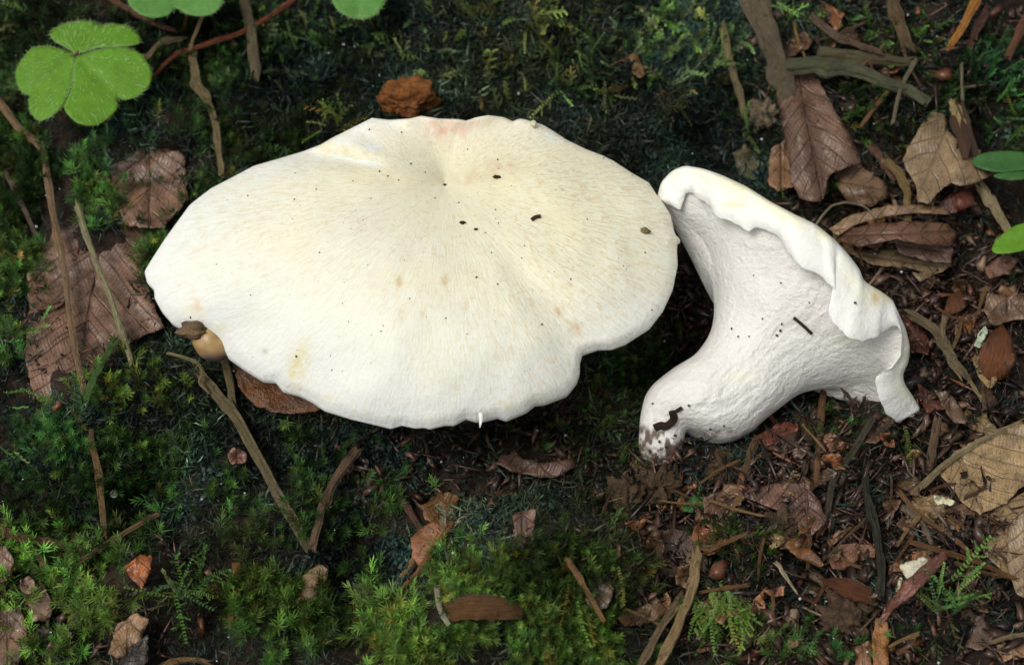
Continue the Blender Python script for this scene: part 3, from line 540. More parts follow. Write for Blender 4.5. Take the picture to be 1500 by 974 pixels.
leaf('leaf_fragment', 'orange leaf shred at the foot of the folded blade', 'leaf fragment', [(1283,905),(1300,910),(1302,974),(1280,985),(1278,940)], (.30,.13,.05), .5)
leaf('leaf_fragment', 'pinkish brown leaf shred next to the dark soil lump', 'leaf fragment', [(1255,945),(1275,940),(1280,985),(1250,990)], (.24,.12,.085), .4)
leaf('leaf_fragment', 'little brick-red leaf chip near a white splinter', 'leaf fragment', [(1122,864),(1148,859),(1147,872),(1130,874)], (.33,.15,.10), .55)
leaf('leaf_fragment', 'brown curled leaf flake behind the large cap', 'leaf fragment', [(920,80),(932,76),(945,108),(938,115),(927,105)], (.25,.15,.08), .6)
leaf('leaf_fragment', 'olive-brown moss-grown bark flake by the pleated leaf', 'bark flake', [(1075,225),(1092,212),(1112,235),(1108,262),(1085,262)], (.14,.13,.09), .4)
leaf('leaf_fragment', 'dark red wet leaf under the torn tan leaf', 'leaf fragment', [(1370,305),(1395,282),(1425,278),(1430,300),(1400,312)], (.12,.035,.03), .45, rough=.25, dome=.25)
# ------------------------------------------------------------------ straws, twigs, sticks
ST = (.30, .22, .15); PL = (.42, .36, .24); GR = (.19, .155, .11)
twig('straw', 'long bent brown straw crossing the pinkish beech leaf', 'straw', [(-15,130),(30,190),(62,222),(75,300),(95,400),(108,500),(122,572)], 7, (.30,.20,.14), .75, .45)
twig('straw', 'short brown straw piece standing in moss above the thin stick', 'straw', [(132,640),(145,700),(153,782)], 7, (.20,.125,.07), .65, .5)
twig('straw', 'pale greenish straight straw lying beside the large cap', 'straw', [(113,302),(135,370),(165,445),(192,530)], 6.5, (.36,.34,.24), .85, .7)
twig('fir_needle', 'fresh green fir needle at the end of the bent straw', 'needle', [(166,503),(148,533),(135,560),(126,588)], 7, None, .75, .5, mat=GREEN4)
twig('withered_stalk', 'twisted dry brown stem hanging from the sorrel runner', 'dry stem', [(282,80),(288,120),(308,155),(318,200),(325,255)], 8, (.24,.19,.12), .75, .5, bumpy=.5)
twig('withered_stalk', 'thin pale dry stalk crossing the runner near its joint', 'dry stem', [(298,18),(284,55),(276,75)], 4, (.36,.26,.16), .95)
twig('withered_stalk', 'shrivelled grey-brown leaf stalk at the runner joint', 'dry stem', [(215,85),(238,62),(268,56)], 7, (.28,.22,.15), .8, .4, bumpy=.4)
twig('grey_stick', 'weathered grey stick with frayed end above the cap', 'stick', [(357,-12),(366,45),(375,106)], 11, (.19,.16,.115), .8, .6, bumpy=.25, taper=.9)
twig('runner_stem', 'fuzzy red-brown runner stem slanting up beside sorrel leaves', 'runner', [(445,-12),(400,22),(350,50),(295,68),(258,82),(225,112)], 5.6, (.25,.075,.045), 1.0, 1, .6, .9)
twig('brown_twig', 'rough dark red twig behind the second sorrel leaf', 'twig', [(150,-10),(178,8),(205,25),(252,44)], 8, (.19,.10,.075), .6, .8, bumpy=.3)
twig('split_stick', 'long grey-brown split stick slanting from under the cap', 'stick', [(288,540),(315,575),(345,612),(400,710),(446,792)], 10, (.20,.165,.11), .6, .5, taper=1.0)
twig('bark_sliver', 'dark reddish wood sliver meeting the split stick', 'wood sliver', [(522,658),(490,705),(472,745),(458,798)], 8, (.21,.14,.11), .7, .55)
twig('grass_straw', 'dry grey grass blade bent below the tan bud', 'grass blade', [(326,522),(336,560),(342,600),(352,625)], 9, (.20,.16,.10), .6, .4)
twig('wiry_fibre', 'thin wiry pale root fibre curling by the tan bud', 'root fibre', [(248,518),(285,530),(296,545),(292,560),(305,575)], 3, (.34,.28,.18), .8, 1)
twig('brown_twig', 'horizontal brown twig half buried in moss', 'twig', [(-12,772),(30,788),(75,797),(130,806)], 9, (.20,.12,.075), .6, .7)
twig('brown_twig', 'thin slanting twig with a water drop on it', 'twig', [(118,820),(160,793),(195,772),(232,752)], 5, (.21,.14,.085), .75)
twig('bark_sliver', 'upright orange-brown sliver beside the green frond', 'wood sliver', [(347,838),(344,875),(338,912)], 8, (.30,.14,.055), .6, .5)
twig('wood_splinter', 'orange-tan splinter lying across the rounded grey leaf', 'splinter', [(835,824),(858,862),(884,908)], 5.5, (.36,.21,.11), .85, .7)
for lb, P, r, c in [('yellowish split wood splinter below the rusty fragment, lower one', [(622,800),(600,832),(580,856)], 6, (.36,.22,.11)), ('brown split wood splinter below the rusty fragment, upper one', [(632,808),(612,838),(592,858)], 6, (.30,.16,.07)), ('reddish long splinter edging the rusty leaf fragment', [(662,765),(640,798),(612,838)], 4, (.33,.13,.06))]:
    twig('wood_splinter', lb, 'splinter', P, r, c, .55, .7)
twig('brown_twig', 'short purple-brown twig stub beside the orange rotten patch', 'twig', [(585,728),(600,750),(617,776)], 7, (.16,.085,.075), .5)
twig('dry_stick', 'weathered brown-grey stick leaning beside a paler one', 'stick', [(998,875),(965,925),(932,985)], 8, (.26,.19,.13), .8, .7)
twig('dry_stick', 'pale tan grooved stick with broken blunt top', 'stick', [(1021,812),(1012,865),(992,915),(958,990)], 9, (.38,.27,.165), 1.0, .7)
twig('dry_stick', 'pale curved stick lying over the veined tan leaf', 'stick', [(1352,710),(1385,680),(1430,650),(1495,618)], 6.5, (.36,.29,.20), 1.0, .8)
twig('fir_needle', 'straight reddish needle standing under the tipped mushroom', 'needle', [(1208,560),(1200,635),(1196,702)], 6.5, (.25,.13,.08), .5, .5)
twig('dark_stick', 'dark grey stick slanting down below the rim tip', 'stick', [(1275,620),(1250,660),(1222,700),(1213,750)], 7, (.085,.07,.06), .6, .7)
twig('dark_stick', 'blackish green rootlet winding past the rust brown fragment', 'rootlet', [(1268,700),(1272,735),(1285,780),(1290,830),(1288,870)], 7, (.05,.05,.04), .7, .8, bumpy=.3)
twig('dry_stalk', 'forked grey-brown dry stalk with pale knob', 'dry stalk', [(1335,460),(1368,482),(1388,510),(1400,535),(1412,548)], 8, (.22,.17,.12), .75, .7, taper=1.1)
twig('dry_stalk', 'thin tan end of the forked dry stalk', 'dry stalk', [(1410,540),(1424,562),(1437,584)], 5, (.30,.23,.15), .7)
twig('dry_stalk', 'short upright prong of the forked dry stalk', 'dry stalk', [(1385,465),(1382,490),(1392,518)], 6, (.25,.19,.14), .8)
twig('root', 'thick grey mossy root running down to the pleated leaf', 'root', [(1098,-20),(1118,40),(1138,95),(1158,150)], 24, (.17,.14,.11), 1.0, .7, bumpy=.2)
twig('brown_twig', 'mossy twig with pale cut end above the cap', 'twig', [(1058,45),(1070,95),(1080,130),(1090,167)], 8, (.24,.20,.125), .7, .8)
twig('brown_twig', 'stubby bark twig with orange edge at the bank top', 'twig', [(1305,-15),(1316,25),(1330,66)], 14, (.17,.115,.07), .8, .7)
twig('fir_needle', 'bright orange curved needle leaning at the bank top', 'needle', [(1436,-12),(1415,30),(1393,68)], 8, (.45,.20,.05), .9, .5)
twig('bark_sliver', 'red-brown bark sliver beside green moss at the bank top', 'wood sliver', [(1512,10),(1494,45),(1478,80)], 9, (.22,.10,.065), .9, .5)
twig('bark_sliver', 'dull red sliver behind the bright orange needle', 'wood sliver', [(1440,25),(1428,50),(1420,72)], 8, (.15,.075,.06), .6, .5)
twig('brown_twig', 'purple-brown shiny twig slanting over mossy branch', 'twig', [(1195,30),(1230,55),(1285,75)], 9, (.15,.10,.09), .8, .7, rough=.35)
twig('mossy_branch', 'thick algae-green fallen branch near the root', 'branch', [(1175,95),(1240,100),(1300,122),(1345,140)], 16, (.12,.13,.09), .85, .8, bumpy=.2)
twig('mossy_branch', 'greyish green branch stub higher up the bank', 'branch', [(1220,80),(1270,88),(1330,92)], 13, (.15,.13,.09), .7, .8, bumpy=.25)
twig('wiry_fibre', 'thin curved grey stalk rising from the moss', 'stalk', [(1340,90),(1322,125),(1314,150),(1308,180)], 4, (.22,.19,.15), 1.0, 1)
twig('wiry_fibre', 'thin upright stalk behind the broken twig end', 'stalk', [(1408,95),(1409,125),(1410,158)], 3, (.24,.21,.18), 1.0, 1)
twig('wiry_fibre', 'thin pale bent grass stem arching over leaf litter', 'grass stem', [(1194,332),(1215,305),(1240,297),(1268,304),(1280,318)], 2.6, (.30,.27,.22), 1.3, 1)
bt = empty('broken_twig', on(np.array(1412.), np.array(215.)), 'broken dark twig with pale splintered end behind tan leaf', 'twig')
C3 = on(np.array([1404., 1409, 1414, 1420]), np.array([170., 185, 200, 225]), .9); tube_mesh('bark', catmull(C3, 5), np.linspace(.2, .22, 16), M_litter((.10, .055, .04), .5, .3, True), bt, 12, 5, .3)
C3 = on(np.array([1396., 1400, 1405]), np.array([153., 162, 174]), .98); tube_mesh('splintered_end', catmull(C3, 5), np.r_[np.linspace(.06, .19, 5), np.linspace(.19, .2, 6)], M_litter((.48, .37, .22), .7, .3, True), bt, 12, 6, .7)
twig('peeled_stick', 'pale peeled stick between tan leaf and green leaflet', 'stick', [(1436,272),(1455,300),(1472,330),(1485,350)], 10, (.46,.38,.27), .7, .8)
twig('tan_strap', 'flat tan leaf stalk curving down beside torn leaf', 'leaf stalk', [(1300,238),(1318,258),(1328,285),(1330,325)], 9, (.30,.21,.11), .9, .5)
twig('purple_stalk', 'thick pink-brown stalk beside the curled leaf', 'stalk', [(1275,215),(1290,235),(1308,262)], 9, (.20,.10,.09), .6)
twig('white_splinter', 'small white pointed splinter on the brown litter', 'splinter', [(1140,826),(1152,845),(1167,867)], 4.5, (.55,.46,.36), .8, .5, taper=.4)
twig('white_fibre', 'white peeling fibre beside the shiny cone scale', 'fibre', [(640,862),(644,890),(655,912)], 4.5, (.50,.48,.42), .8, .4)
twig('fir_needle', 'brown needle crossing the broad light brown leaf, upper', 'needle', [(1342,795),(1380,806),(1430,822),(1485,846)], 5.5, (.24,.12,.06), .9)
twig('fir_needle', 'hooked brown needle below the broad light brown leaf', 'needle', [(1400,825),(1440,838),(1475,845),(1488,852)], 4, (.22,.13,.07), .9)
twig('dry_stick', 'thin brown rib-like stick on the broad light brown leaf', 'stick', [(1318,722),(1350,755),(1400,790),(1440,825)], 4, (.19,.105,.06), .75)
twig('fir_needle', 'pale needle in the litter beside the purple-grey leaf', 'needle', [(1455,940),(1480,932),(1510,928)], 4.5, (.34,.26,.18), .7)
twig('grey_splinter', 'grey wood splinter under the chestnut scale', 'splinter', [(1190,842),(1220,862),(1250,880),(1270,893)], 7, (.24,.18,.14), .45, .5)
twig('curled_sliver', 'thin curved grey sliver beside the tan leaf edge', 'sliver', [(1318,740),(1340,755),(1355,775),(1364,795)], 5, (.24,.2,.17), .6, .5)
twig('brown_twig', 'brown upright twig between soil lump and needle', 'twig', [(1108,645),(1095,680),(1085,715)], 9, (.17,.105,.07), .5, .6)
twig('dark_stick', 'dull brown stick lying under the tipped cap', 'stick', [(1170,600),(1182,640),(1178,690)], 8, (.12,.075,.055), .4, .6)
twig('dark_stick', 'short dark stick near the curly green sprig', 'stick', [(1262,660),(1280,640),(1300,622)], 8, (.12,.085,.07), .4, .6)
twig('bark_sliver', 'brown sliver standing beside the curly green sprig', 'wood sliver', [(1372,620),(1366,655),(1360,690)], 7, (.20,.13,.10), .6, .6)
twig('brown_twig', 'rotting red-brown stick under the maroon leaf strip', 'twig', [(655,752),(700,735),(735,722)], 9, (.17,.07,.035), .35, .6)
twig('straw', 'tan straw crossing moss by pink leaf pieces', 'straw', [(55,812),(72,836),(92,852)], 5, (.32,.22,.15), .7)
twig('straw', 'brown stick along the bottom edge of the bank', 'straw', [(235,978),(270,966),(305,970)], 8, (.27,.16,.09), .5)
twig('brown_twig', 'violet-grey thin stem left of the bent straw', 'twig', [(8,255),(30,295),(52,345)], 6, (.16,.115,.115), .6)
# look-alike scraps and needles that only their place tells apart
def inside_shroom(x, y): return poly_in(HARD[0], np.array(x), np.array(y)) or poly_in(CAPOUT, np.array(x), np.array(y))
zones = [(1330,620,190,150,24),(1180,830,270,130,34),(1420,420,90,90,9),(960,760,110,60,8),(1300,60,200,70,10),(1230,330,60,40,4)]
pal = [(.20,.11,.07),(.26,.15,.09),(.15,.08,.055),(.30,.13,.055),(.32,.22,.13),(.12,.07,.05),(.22,.09,.045)]
paln = ['dull brown', 'light brown', 'dark brown', 'rusty orange', 'tan', 'blackish brown', 'red-brown']
anch = [(1465,520,'plump chestnut cone scale'),(1410,540,'forked dry stalk'),(1345,835,'white mushroom scrap'),(1385,733,'white shell-like flake'),(1240,860,'glossy chestnut scale'),(1240,905,'rounded dark soil lump'),(1165,740,'pointed purple-brown leaf'),(1060,900,'drooping moss tuft'),(1000,900,'pale grooved stick'),(960,714,'crumbly soil lump'),(1015,738,'dark green oval leaf'),(1325,640,'curly liverwort sprig'),(1200,640,'straight reddish needle'),(1285,780,'blackish rootlet'),(1440,690,'veined tan leaf'),(1400,870,'moss sprig with a tall shoot'),(1310,340,'rolled beech leaf'),(1205,200,'pleated beech leaf'),(1380,230,'torn tan leaf'),(1410,30,'bright orange needle'),(1316,25,'stubby bark twig'),(1240,55,'shiny purple twig'),(985,805,'dusky purple scrap'),(880,865,'rounded grey leaf'),(1345,590,'curled rim tip'),(1150,845,'white splinter'),(1290,950,'orange leaf shred'),(1240,700,'dark grey stick'),(1437,440,'ragged brown leaf'),(1120,868,'brick-red chip'),(1480,800,'pitted grey-tan leaf'),(1390,445,'narrow reddish scale'),(1270,120,'algae-green branch'),(1480,50,'red-brown bark sliver'),(1118,170,'knobbly grey clod'),(1085,680,'brown upright twig')]
def near_what(x, y):
    d = sorted(anch, key=lambda a_: (a_[0] - x) ** 2 + (a_[1] - y) ** 2); d0 = math.hypot(d[0][0] - x, d[0][1] - y)
    if d0 >= 18 and len((d[0][2] + ' ' + d[1][2]).split()) > 5: return ('close to' if d0 < 45 else 'a little away from') + ' the ' + d[0][2]
    return (('touching' if d0 < 18 else 'close to' if d0 < 45 else 'near') + ' the ' + d[0][2]) + (', towards the ' + d[1][2] if d0 >= 18 else '')
for cx, cy, rx, ry, n in zones:
    k = 0
    while k < n:
        a = RNG.uniform(0, 6.28); q = math.sqrt(RNG.random()); x, y = cx + rx * q * math.cos(a), cy + ry * q * math.sin(a)
        if inside_shroom(x, y) or x > 1495 or y > 970 or y < 3: k += RNG.random() < .3; continue
        k += 1; m = 8; an = np.sort(RNG.uniform(0, 6.28, m)); rd = RNG.uniform(12, 40) * RNG.uniform(.55, 1.1, m); el = RNG.uniform(.35, .9); ro_ = RNG.uniform(0, 3.14)
        u_, w_ = rd * np.cos(an), rd * np.sin(an) * el; P = np.stack([x + u_ * math.cos(ro_) - w_ * math.sin(ro_), y + u_ * math.sin(ro_) + w_ * math.cos(ro_)], 1)
        ci = RNG.integers(len(pal)); sz = rd.mean(); leaf('leaf_scrap', ('tiny ' if sz < 15 else 'large ' if sz > 25 else '') + ('narrow ' if el < .55 else '') + paln[ci] + ' leaf scrap ' + near_what(x, y), 'leaf scrap', P, pal[ci], RNG.uniform(.3, .6), (x, y, x + 30 * math.cos(ro_), y + 30 * math.sin(ro_)), RNG.uniform(-.15, .25), .2, tilt=tuple(RNG.uniform(-.6, .6, 2)), group='torn leaf scraps in the litter', excl=False, jag=2, step=6)
        if RNG.random() < .5:
            x2, y2 = x + RNG.uniform(-40, 40), y + RNG.uniform(-40, 40); aa = RNG.uniform(0, 3.14); L_ = RNG.uniform(16, 42)
            if inside_shroom(x2, y2) or y2 > 965: continue
            ni = RNG.integers(4); twig('fir_needle', ('long ' if L_ > 30 else 'short ') + ['brown', 'tan', 'dark', 'reddish'][ni] + ' needle ' + near_what(x2, y2), 'needle', [(x2 - L_ * math.cos(aa), y2 - L_ * math.sin(aa)), (x2 + RNG.uniform(-4, 4), y2 + RNG.uniform(-4, 4)), (x2 + L_ * math.cos(aa), y2 + L_ * math.sin(aa))], RNG.uniform(2, 4.2), [(.22,.12,.06),(.30,.19,.10),(.12,.075,.05),(.17,.08,.045)][ni], RNG.uniform(.55, .85), .6, ns=8, group='fallen needles in the litter')
# ------------------------------------------------------------------ lumps and small finds
rw = lump('rotten_wood', 'orange-brown rotten wood chunk behind the large cap', 'rotten wood', 596, 146, 40, (.26, .10, .035), .45, .7, (1.05, .75, .7), freq=2.0)
for i, (x, y, r, lb) in enumerate([(960,714,26,'brown crumbly soil lump under the tipped stem base'),(912,728,22,'smaller soil crumb beside the crumbly lump'),(1240,905,27,'rounded dark soil lump by the orange leaf shred'),(1145,772,20,'grey-brown soil crumb on the pointed purple leaf'),(1060,690,24,'dark soil heap below the tipped stem'),(1118,170,20,'knobbly grey clod beside the mossy root')]):
    lump('soil_clod', lb, 'soil clod', x, y, r, (.10, .065, .048) if i != 5 else (.19, .15, .12), .2, .95, freq=3.2)
bud = empty('bud', on(np.array(305.), np.array(505.)), 'glossy tan bud with dark rim wedged under the large cap', 'bud')
v_, f_ = ICO3; cb = deep(np.array(308.), np.array(499.), depth_of(cap_pt(np.array(322.), np.array(494.))) + .28)
la = EX * .75 + UP * -.66; lb_ = EX * .66 + UP * .75; pr = 1 - .35 * np.clip(-v_[:, 0], -1, 1) ** 2 * (v_[:, 0] < 0)
Vb = cb + (np.outer(v_[:, 0] * .50, la) + np.outer(v_[:, 1] * .40 * pr, lb_) + np.outer(-v_[:, 2] * .34 * pr, FW)) * (1 + .14 * fbm(v_[:, 0] * 1.3 + 3, v_[:, 1] * 1.3 + v_[:, 2], 8, 3))[:, None]
qq = np.clip(-(Vb - cb) @ UP / .36 + .5 * fbm(v_[:, 0] * 2, v_[:, 1] * 2, 12, 3) - .15, 0, 1) ** 1.5
bc = lerp(np.tile((.34, .215, .085), (len(Vb), 1)), np.tile((.07, .05, .055), (len(Vb), 1)), qq) * (1 + .5 * fbm(v_[:, 0] * 4, v_[:, 1] * 4, 14, 3))[:, None]
mesh('kernel', Vb, f_, M_col('bud_skin', .38, .4, 0), bud, True, bc)
lump('husk_scrap', 'crumpled brown husk scrap on top of the tan bud', 'husk', 0, 0, 13, (.22, .15, .10), p3=deep(np.array(284.), np.array(484.), depth_of(cb) - .25), amp=1.2, sq=(1.3, .7, .8), ico=ICO3)
WH = M_litter((.78, .77, .68), .6, .3, var=.08)
leaf('mushroom_scrap', 'white mushroom scrap behind the folded purple blade', 'mushroom scrap', [(1319,833),(1328,822),(1345,819),(1360,820),(1368,828),(1360,840),(1345,848),(1328,848)], None, .8, mat=WH, dome=.2, th_=.1, jag=.6)
leaf('mushroom_scrap', 'thin white sliver below the white mushroom scrap', 'mushroom scrap', [(1312,866),(1318,846),(1322,848),(1320,862)], None, .7, mat=WH, step=4, jag=.2)
leaf('white_flake', 'white shell-like flake on the tan leaves', 'flake', [(1369,729),(1380,727),(1399,733),(1392,738),(1376,739),(1370,735)], None, 1.1, mat=WH, step=4, th_=.05, jag=.4)
leaf('blue_flake', 'pale blue-white flake beside the plump cone scale', 'flake', [(1428,506),(1434,488),(1443,479),(1447,484),(1440,498),(1436,510)], None, .9, mat=M_litter((.50, .60, .58), .6, .3, var=.15), step=4, jag=.5)
lump('white_bead', 'tiny white bead on the far edge of the large cap', 'bead', 0, 0, 5, (.7, .68, .7), p3=cap_pt(np.array(781.), np.array(181.), .12), amp=.1, mat=WH, ico=ICO3)
lump('pale_pebble', 'bluish white small pebble in moss under the straw', 'pebble', 167, 723, 6, (.35, .38, .42), .6, .25, ico=ICO3)
for x, y, r, lb in [(728,259,4.2,'brown crumb beside the sunken cap centre'),(678,326,3.4,'black-brown seed-like crumb on the cap below its centre'),(697,336,2.4,'rust crumb on the cap beside the seed-like crumb'),(945,338,6,'olive crumb near the notched cap edge')]:
    lump('crumb', lb, 'crumb', 0, 0, r, (.07, .035, .02) if x < 900 else (.25, .2, .1), p3=cap_pt(np.array(float(x)), np.array(float(y)), .03), amp=.6, sq=(1.2, .7, .5), ico=ICO3)
def stick_on(label, P, r, c, fn, nm='bark_crumb'):
    C3 = np.array([fn(*p) for p in P]); o = tube_mesh(nm, catmull(C3, 4), np.full((len(P) - 1) * 4 + 1, r * .0152), M_litter(c, .6, .3, True), None, 7, 4, .079, .7); tag(o, label, 'bark crumb')
stick_on('dark red bark crumb lying on the large cap', [(779,322),(785,318),(792,317)], 3, (.10, .04, .02), lambda x, y: cap_pt(np.array(float(x)), np.array(float(y)), .04))
tl = lambda x, y: tip_pt(x, y) - FW * .05
stick_on('dark twig crumb stuck to the pale underside', [(1166,468),(1171,478),(1178,483),(1188,494)], 2.4, (.07, .035, .02), tl)
stick_on('dark peaty flake stuck to the stem base', [(956,626),(966,622),(976,627),(986,618),(983,606)], 6, (.05, .03, .022), tl)
stick_on('short peaty crumb above the stem base flake', [(988,604),(994,598)], 3, (.06, .035, .025), tl)
def specks(name, label, pts, fn, c):
    V, F, n = [], [], 0
    for x, y, r in pts:
        v, f = ICO1; p = fn(x, y); V.append(v * r * .0152 * RNG.uniform(.7, 1.2, 3) + p); F.append(f + n); n += len(v)
    V = np.vstack(V); o = mesh(name, V, np.vstack(F), CHIP, None, True, np.tile(c, (len(V), 1))); tag(o, label, 'dirt', None, 'stuff')
pts = [(363,287,2),(463,277,1.5),(431,292,1.5),(517,265,1.3),(568,258,2),(556,251,1.6),(602,240,2),(541,190,2),(588,194,1.6),(584,264,1.5),(637,290,1.4),(672,297,1.5),(726,307,1.6),(730,327,1.5),(720,370,1.4),(768,360,1.3),(729,416,1.6),(698,406,2),(836,409,1.6),(945,370,1.6),(955,454,1.5),(794,475,1.8),(653,466,1.5),(600,437,1.4),(558,485,1.5),(561,477,1.2),(684,489,1.4),(434,522,2.2),(486,542,1.4),(367,432,1.3),(317,387,1.3),(468,370,1.4),(279,465,2),(685,219,1.5),(729,234,1.8),(623,252,1.4),(884,232,1.6),(926,257,1.5),(860,321,1.3),(764,378,1.3)] + [(RNG.uniform(330, 950), RNG.uniform(240, 560), RNG.uniform(.6, 1.1)) for _ in range(70)]
pts = [(p[0], p[1], p[2] * .8) for p in pts if poly_in(CAPOUT, np.array(p[0]), np.array(p[1]))]
specks('dirt_specks', 'scattered tiny black dirt specks on the large cap', pts, lambda x, y: cap_pt(np.array(float(x)), np.array(float(y)), .012), (.035, .022, .014))
specks('soil_specks', 'peppering of black soil specks on the tipped mushroom', [(1125,476,2.5),(1141,470,2),(1142,484,2.5),(1134,487,2.2),(1141,499,2),(1071,478,2),(1092,494,1.5),(1078,490,1.5),(1110,468,1.5),(1186,448,1.6),(1252,438,2),(1005,597,2),(1139,411,1.4),(1100,402,1.3),(953,592,2),(965,650,3),(978,655,3),(950,662,3),(990,640,2.5),(1040,632,2.5),(1062,628,2)], tl, (.03, .018, .012))
# ------------------------------------------------------------------ moss
def blade(base, d, side, L, W, bend):
    tipp = base + d * L + bend * L; m = base + d * L * .45 + bend * L * .15
    return [base, m + side * W, m - side * W, tipp], [(0, 1, 2), (1, 3, 2)]
def shoot_star(rng, h=.7, n=30, L=.2, W=.02, open_=.9):      # spiky upright moss shoot
    V, F, tv = [], [], []
    for i in range(n):
        f = (i / n) ** .8; a = i * 2.4 + rng.uniform(-.3, .3); z = h * (.25 + .75 * f); el = open_ * (1.1 - .75 * f) + rng.uniform(-.15, .15)
        d = np.array([math.cos(a) * math.sin(el), math.sin(a) * math.sin(el), math.cos(el)]); sd_ = np.array([-math.sin(a), math.cos(a), 0])
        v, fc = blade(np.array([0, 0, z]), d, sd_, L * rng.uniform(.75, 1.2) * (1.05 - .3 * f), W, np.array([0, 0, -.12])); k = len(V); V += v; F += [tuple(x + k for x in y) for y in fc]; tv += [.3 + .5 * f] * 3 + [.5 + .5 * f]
    return np.array(V), np.array(F), np.array(tv)
def shoot_feather(rng, h=1.3, nb=9, Lb=.45):                 # branching feathery shoot
    V, F, tv = [], [], []
    def leafy(p, d, L, n, s):
        sd0 = np.cross(d, [0.13, .2, 1]); sd0 /= np.linalg.norm(sd0); up0 = np.cross(sd0, d)
        for i in range(n):
            f = i / n
            for sgn in (-1, 1):
                dd = d * .75 + sd0 * sgn * .65 + up0 * rng.uniform(-.1, .4); dd /= np.linalg.norm(dd)
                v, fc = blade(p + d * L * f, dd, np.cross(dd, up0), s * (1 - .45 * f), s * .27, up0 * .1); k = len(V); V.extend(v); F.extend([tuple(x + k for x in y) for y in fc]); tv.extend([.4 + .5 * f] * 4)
    ax = np.array([0, 0, 1.]); leafy(np.zeros(3), ax, h, 14, .11)
    for i in range(nb):
        f = (i + 1) / (nb + 1); sgn = 1 if i % 2 else -1; d = np.array([sgn * .75, rng.uniform(-.3, .3), .65]); d /= np.linalg.norm(d); leafy(ax * h * f, d, Lb * (1.05 - .7 * f), 7, .085)
    V = np.array(V); V[:, 1] += .25 * (V[:, 2] / h) ** 2 * h; return V, np.array(F), np.array(tv)
def shoot_flake(rng, n=9):                                   # crumpled dark thallus flakes
    V, F, tv = [], [], []
    for i in range(n):
        a = rng.uniform(0, 6.3); p = np.array([rng.uniform(-.16, .16), rng.uniform(-.16, .16), rng.uniform(0, .2)]); el = rng.uniform(.3, 1.4)
        d = np.array([math.cos(a) * math.sin(el), math.sin(a) * math.sin(el), math.cos(el)]); sd_ = np.array([-math.sin(a), math.cos(a), rng.uniform(-.5, .5)])
        v, fc = blade(p, d, sd_, rng.uniform(.1, .2), rng.uniform(.025, .055), np.array([0, 0, -.3])); k = len(V); V += v; F += [tuple(x + k for x in y) for y in fc]; tv += [rng.uniform(.2, .8)] * 4
    return np.array(V), np.array(F), np.array(tv)
def shoot_thread(rng, n=20):                                 # fine thready moss, thin hair leaves in a tangle
    V, F, tv = [], [], []
    for i in range(n):
        a = rng.uniform(0, 6.3); p = np.array([rng.uniform(-.2, .2), rng.uniform(-.2, .2), rng.uniform(0, .25)]); el = rng.uniform(.2, 1.5)
        d = np.array([math.cos(a) * math.sin(el), math.sin(a) * math.sin(el), math.cos(el)]); sd_ = np.cross(d, rng.normal(0, 1, 3)); sd_ /= np.linalg.norm(sd_)
        v, fc = blade(p, d, sd_, rng.uniform(.12, .26), rng.uniform(.008, .018), rng.normal(0, .25, 3)); k = len(V); V += v; F += [tuple(x + k for x in y) for y in fc]; tv += [rng.uniform(.2, .9)] * 4
    return np.array(V), np.array(F), np.array(tv)
rr = np.random.default_rng(3)
PROTO = {'star': [shoot_star(rr, rr.uniform(.45, .75), int(rr.integers(26, 36)), rr.uniform(.17, .26), rr.uniform(.008, .013), rr.uniform(.8, 1.05)) for _ in range(8)],
         'feather': [shoot_feather(rr, rr.uniform(.9, 1.4), int(rr.integers(6, 10)), rr.uniform(.3, .5)) for _ in range(6)],
         'flake': [shoot_flake(rr) for _ in range(8)], 'thread': [shoot_thread(rr) for _ in range(8)]}
def assemble(kind, P, axis_, scale, colA, colB, cvar=.3):
    n = len(P); axis_ = axis_ / np.linalg.norm(axis_, axis=1)[:, None]; sp = RNG.uniform(0, 2 * math.pi, n)
    tmp = np.cross(axis_, np.array([.3, .9, .2])); tmp /= np.linalg.norm(tmp, axis=1)[:, None]; b2 = np.cross(axis_, tmp)
    e1 = tmp * np.cos(sp)[:, None] + b2 * np.sin(sp)[:, None]; e2 = np.cross(axis_, e1); which = RNG.integers(0, len(PROTO[kind]), n)
    Vs, Fs, Cs, off = [], [], [], 0
    for w_, (v, f, tv) in enumerate(PROTO[kind]):
        I = np.where(which == w_)[0]
        if not len(I): continue
        q = (v[None, :, 0, None] * e1[I][:, None] + v[None, :, 1, None] * e2[I][:, None] + v[None, :, 2, None] * axis_[I][:, None]) * scale[I][:, None, None] + P[I][:, None]
        Vs.append(q.reshape(-1, 3)); Fs.append((f[None] + (np.arange(len(I)) * len(v))[:, None, None] + off).reshape(-1, 3)); off += len(I) * len(v)
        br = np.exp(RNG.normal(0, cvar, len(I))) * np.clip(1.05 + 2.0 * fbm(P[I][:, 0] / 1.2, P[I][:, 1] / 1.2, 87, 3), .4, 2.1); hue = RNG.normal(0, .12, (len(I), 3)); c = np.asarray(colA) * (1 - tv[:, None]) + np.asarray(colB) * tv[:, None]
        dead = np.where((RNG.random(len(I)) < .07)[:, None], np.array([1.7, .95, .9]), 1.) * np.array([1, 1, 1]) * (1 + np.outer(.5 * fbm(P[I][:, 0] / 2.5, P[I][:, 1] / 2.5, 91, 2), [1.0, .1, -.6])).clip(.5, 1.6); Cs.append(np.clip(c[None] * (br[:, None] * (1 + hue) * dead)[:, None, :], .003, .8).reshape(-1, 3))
    return np.vstack(Vs), np.vstack(Fs), np.vstack(Cs)
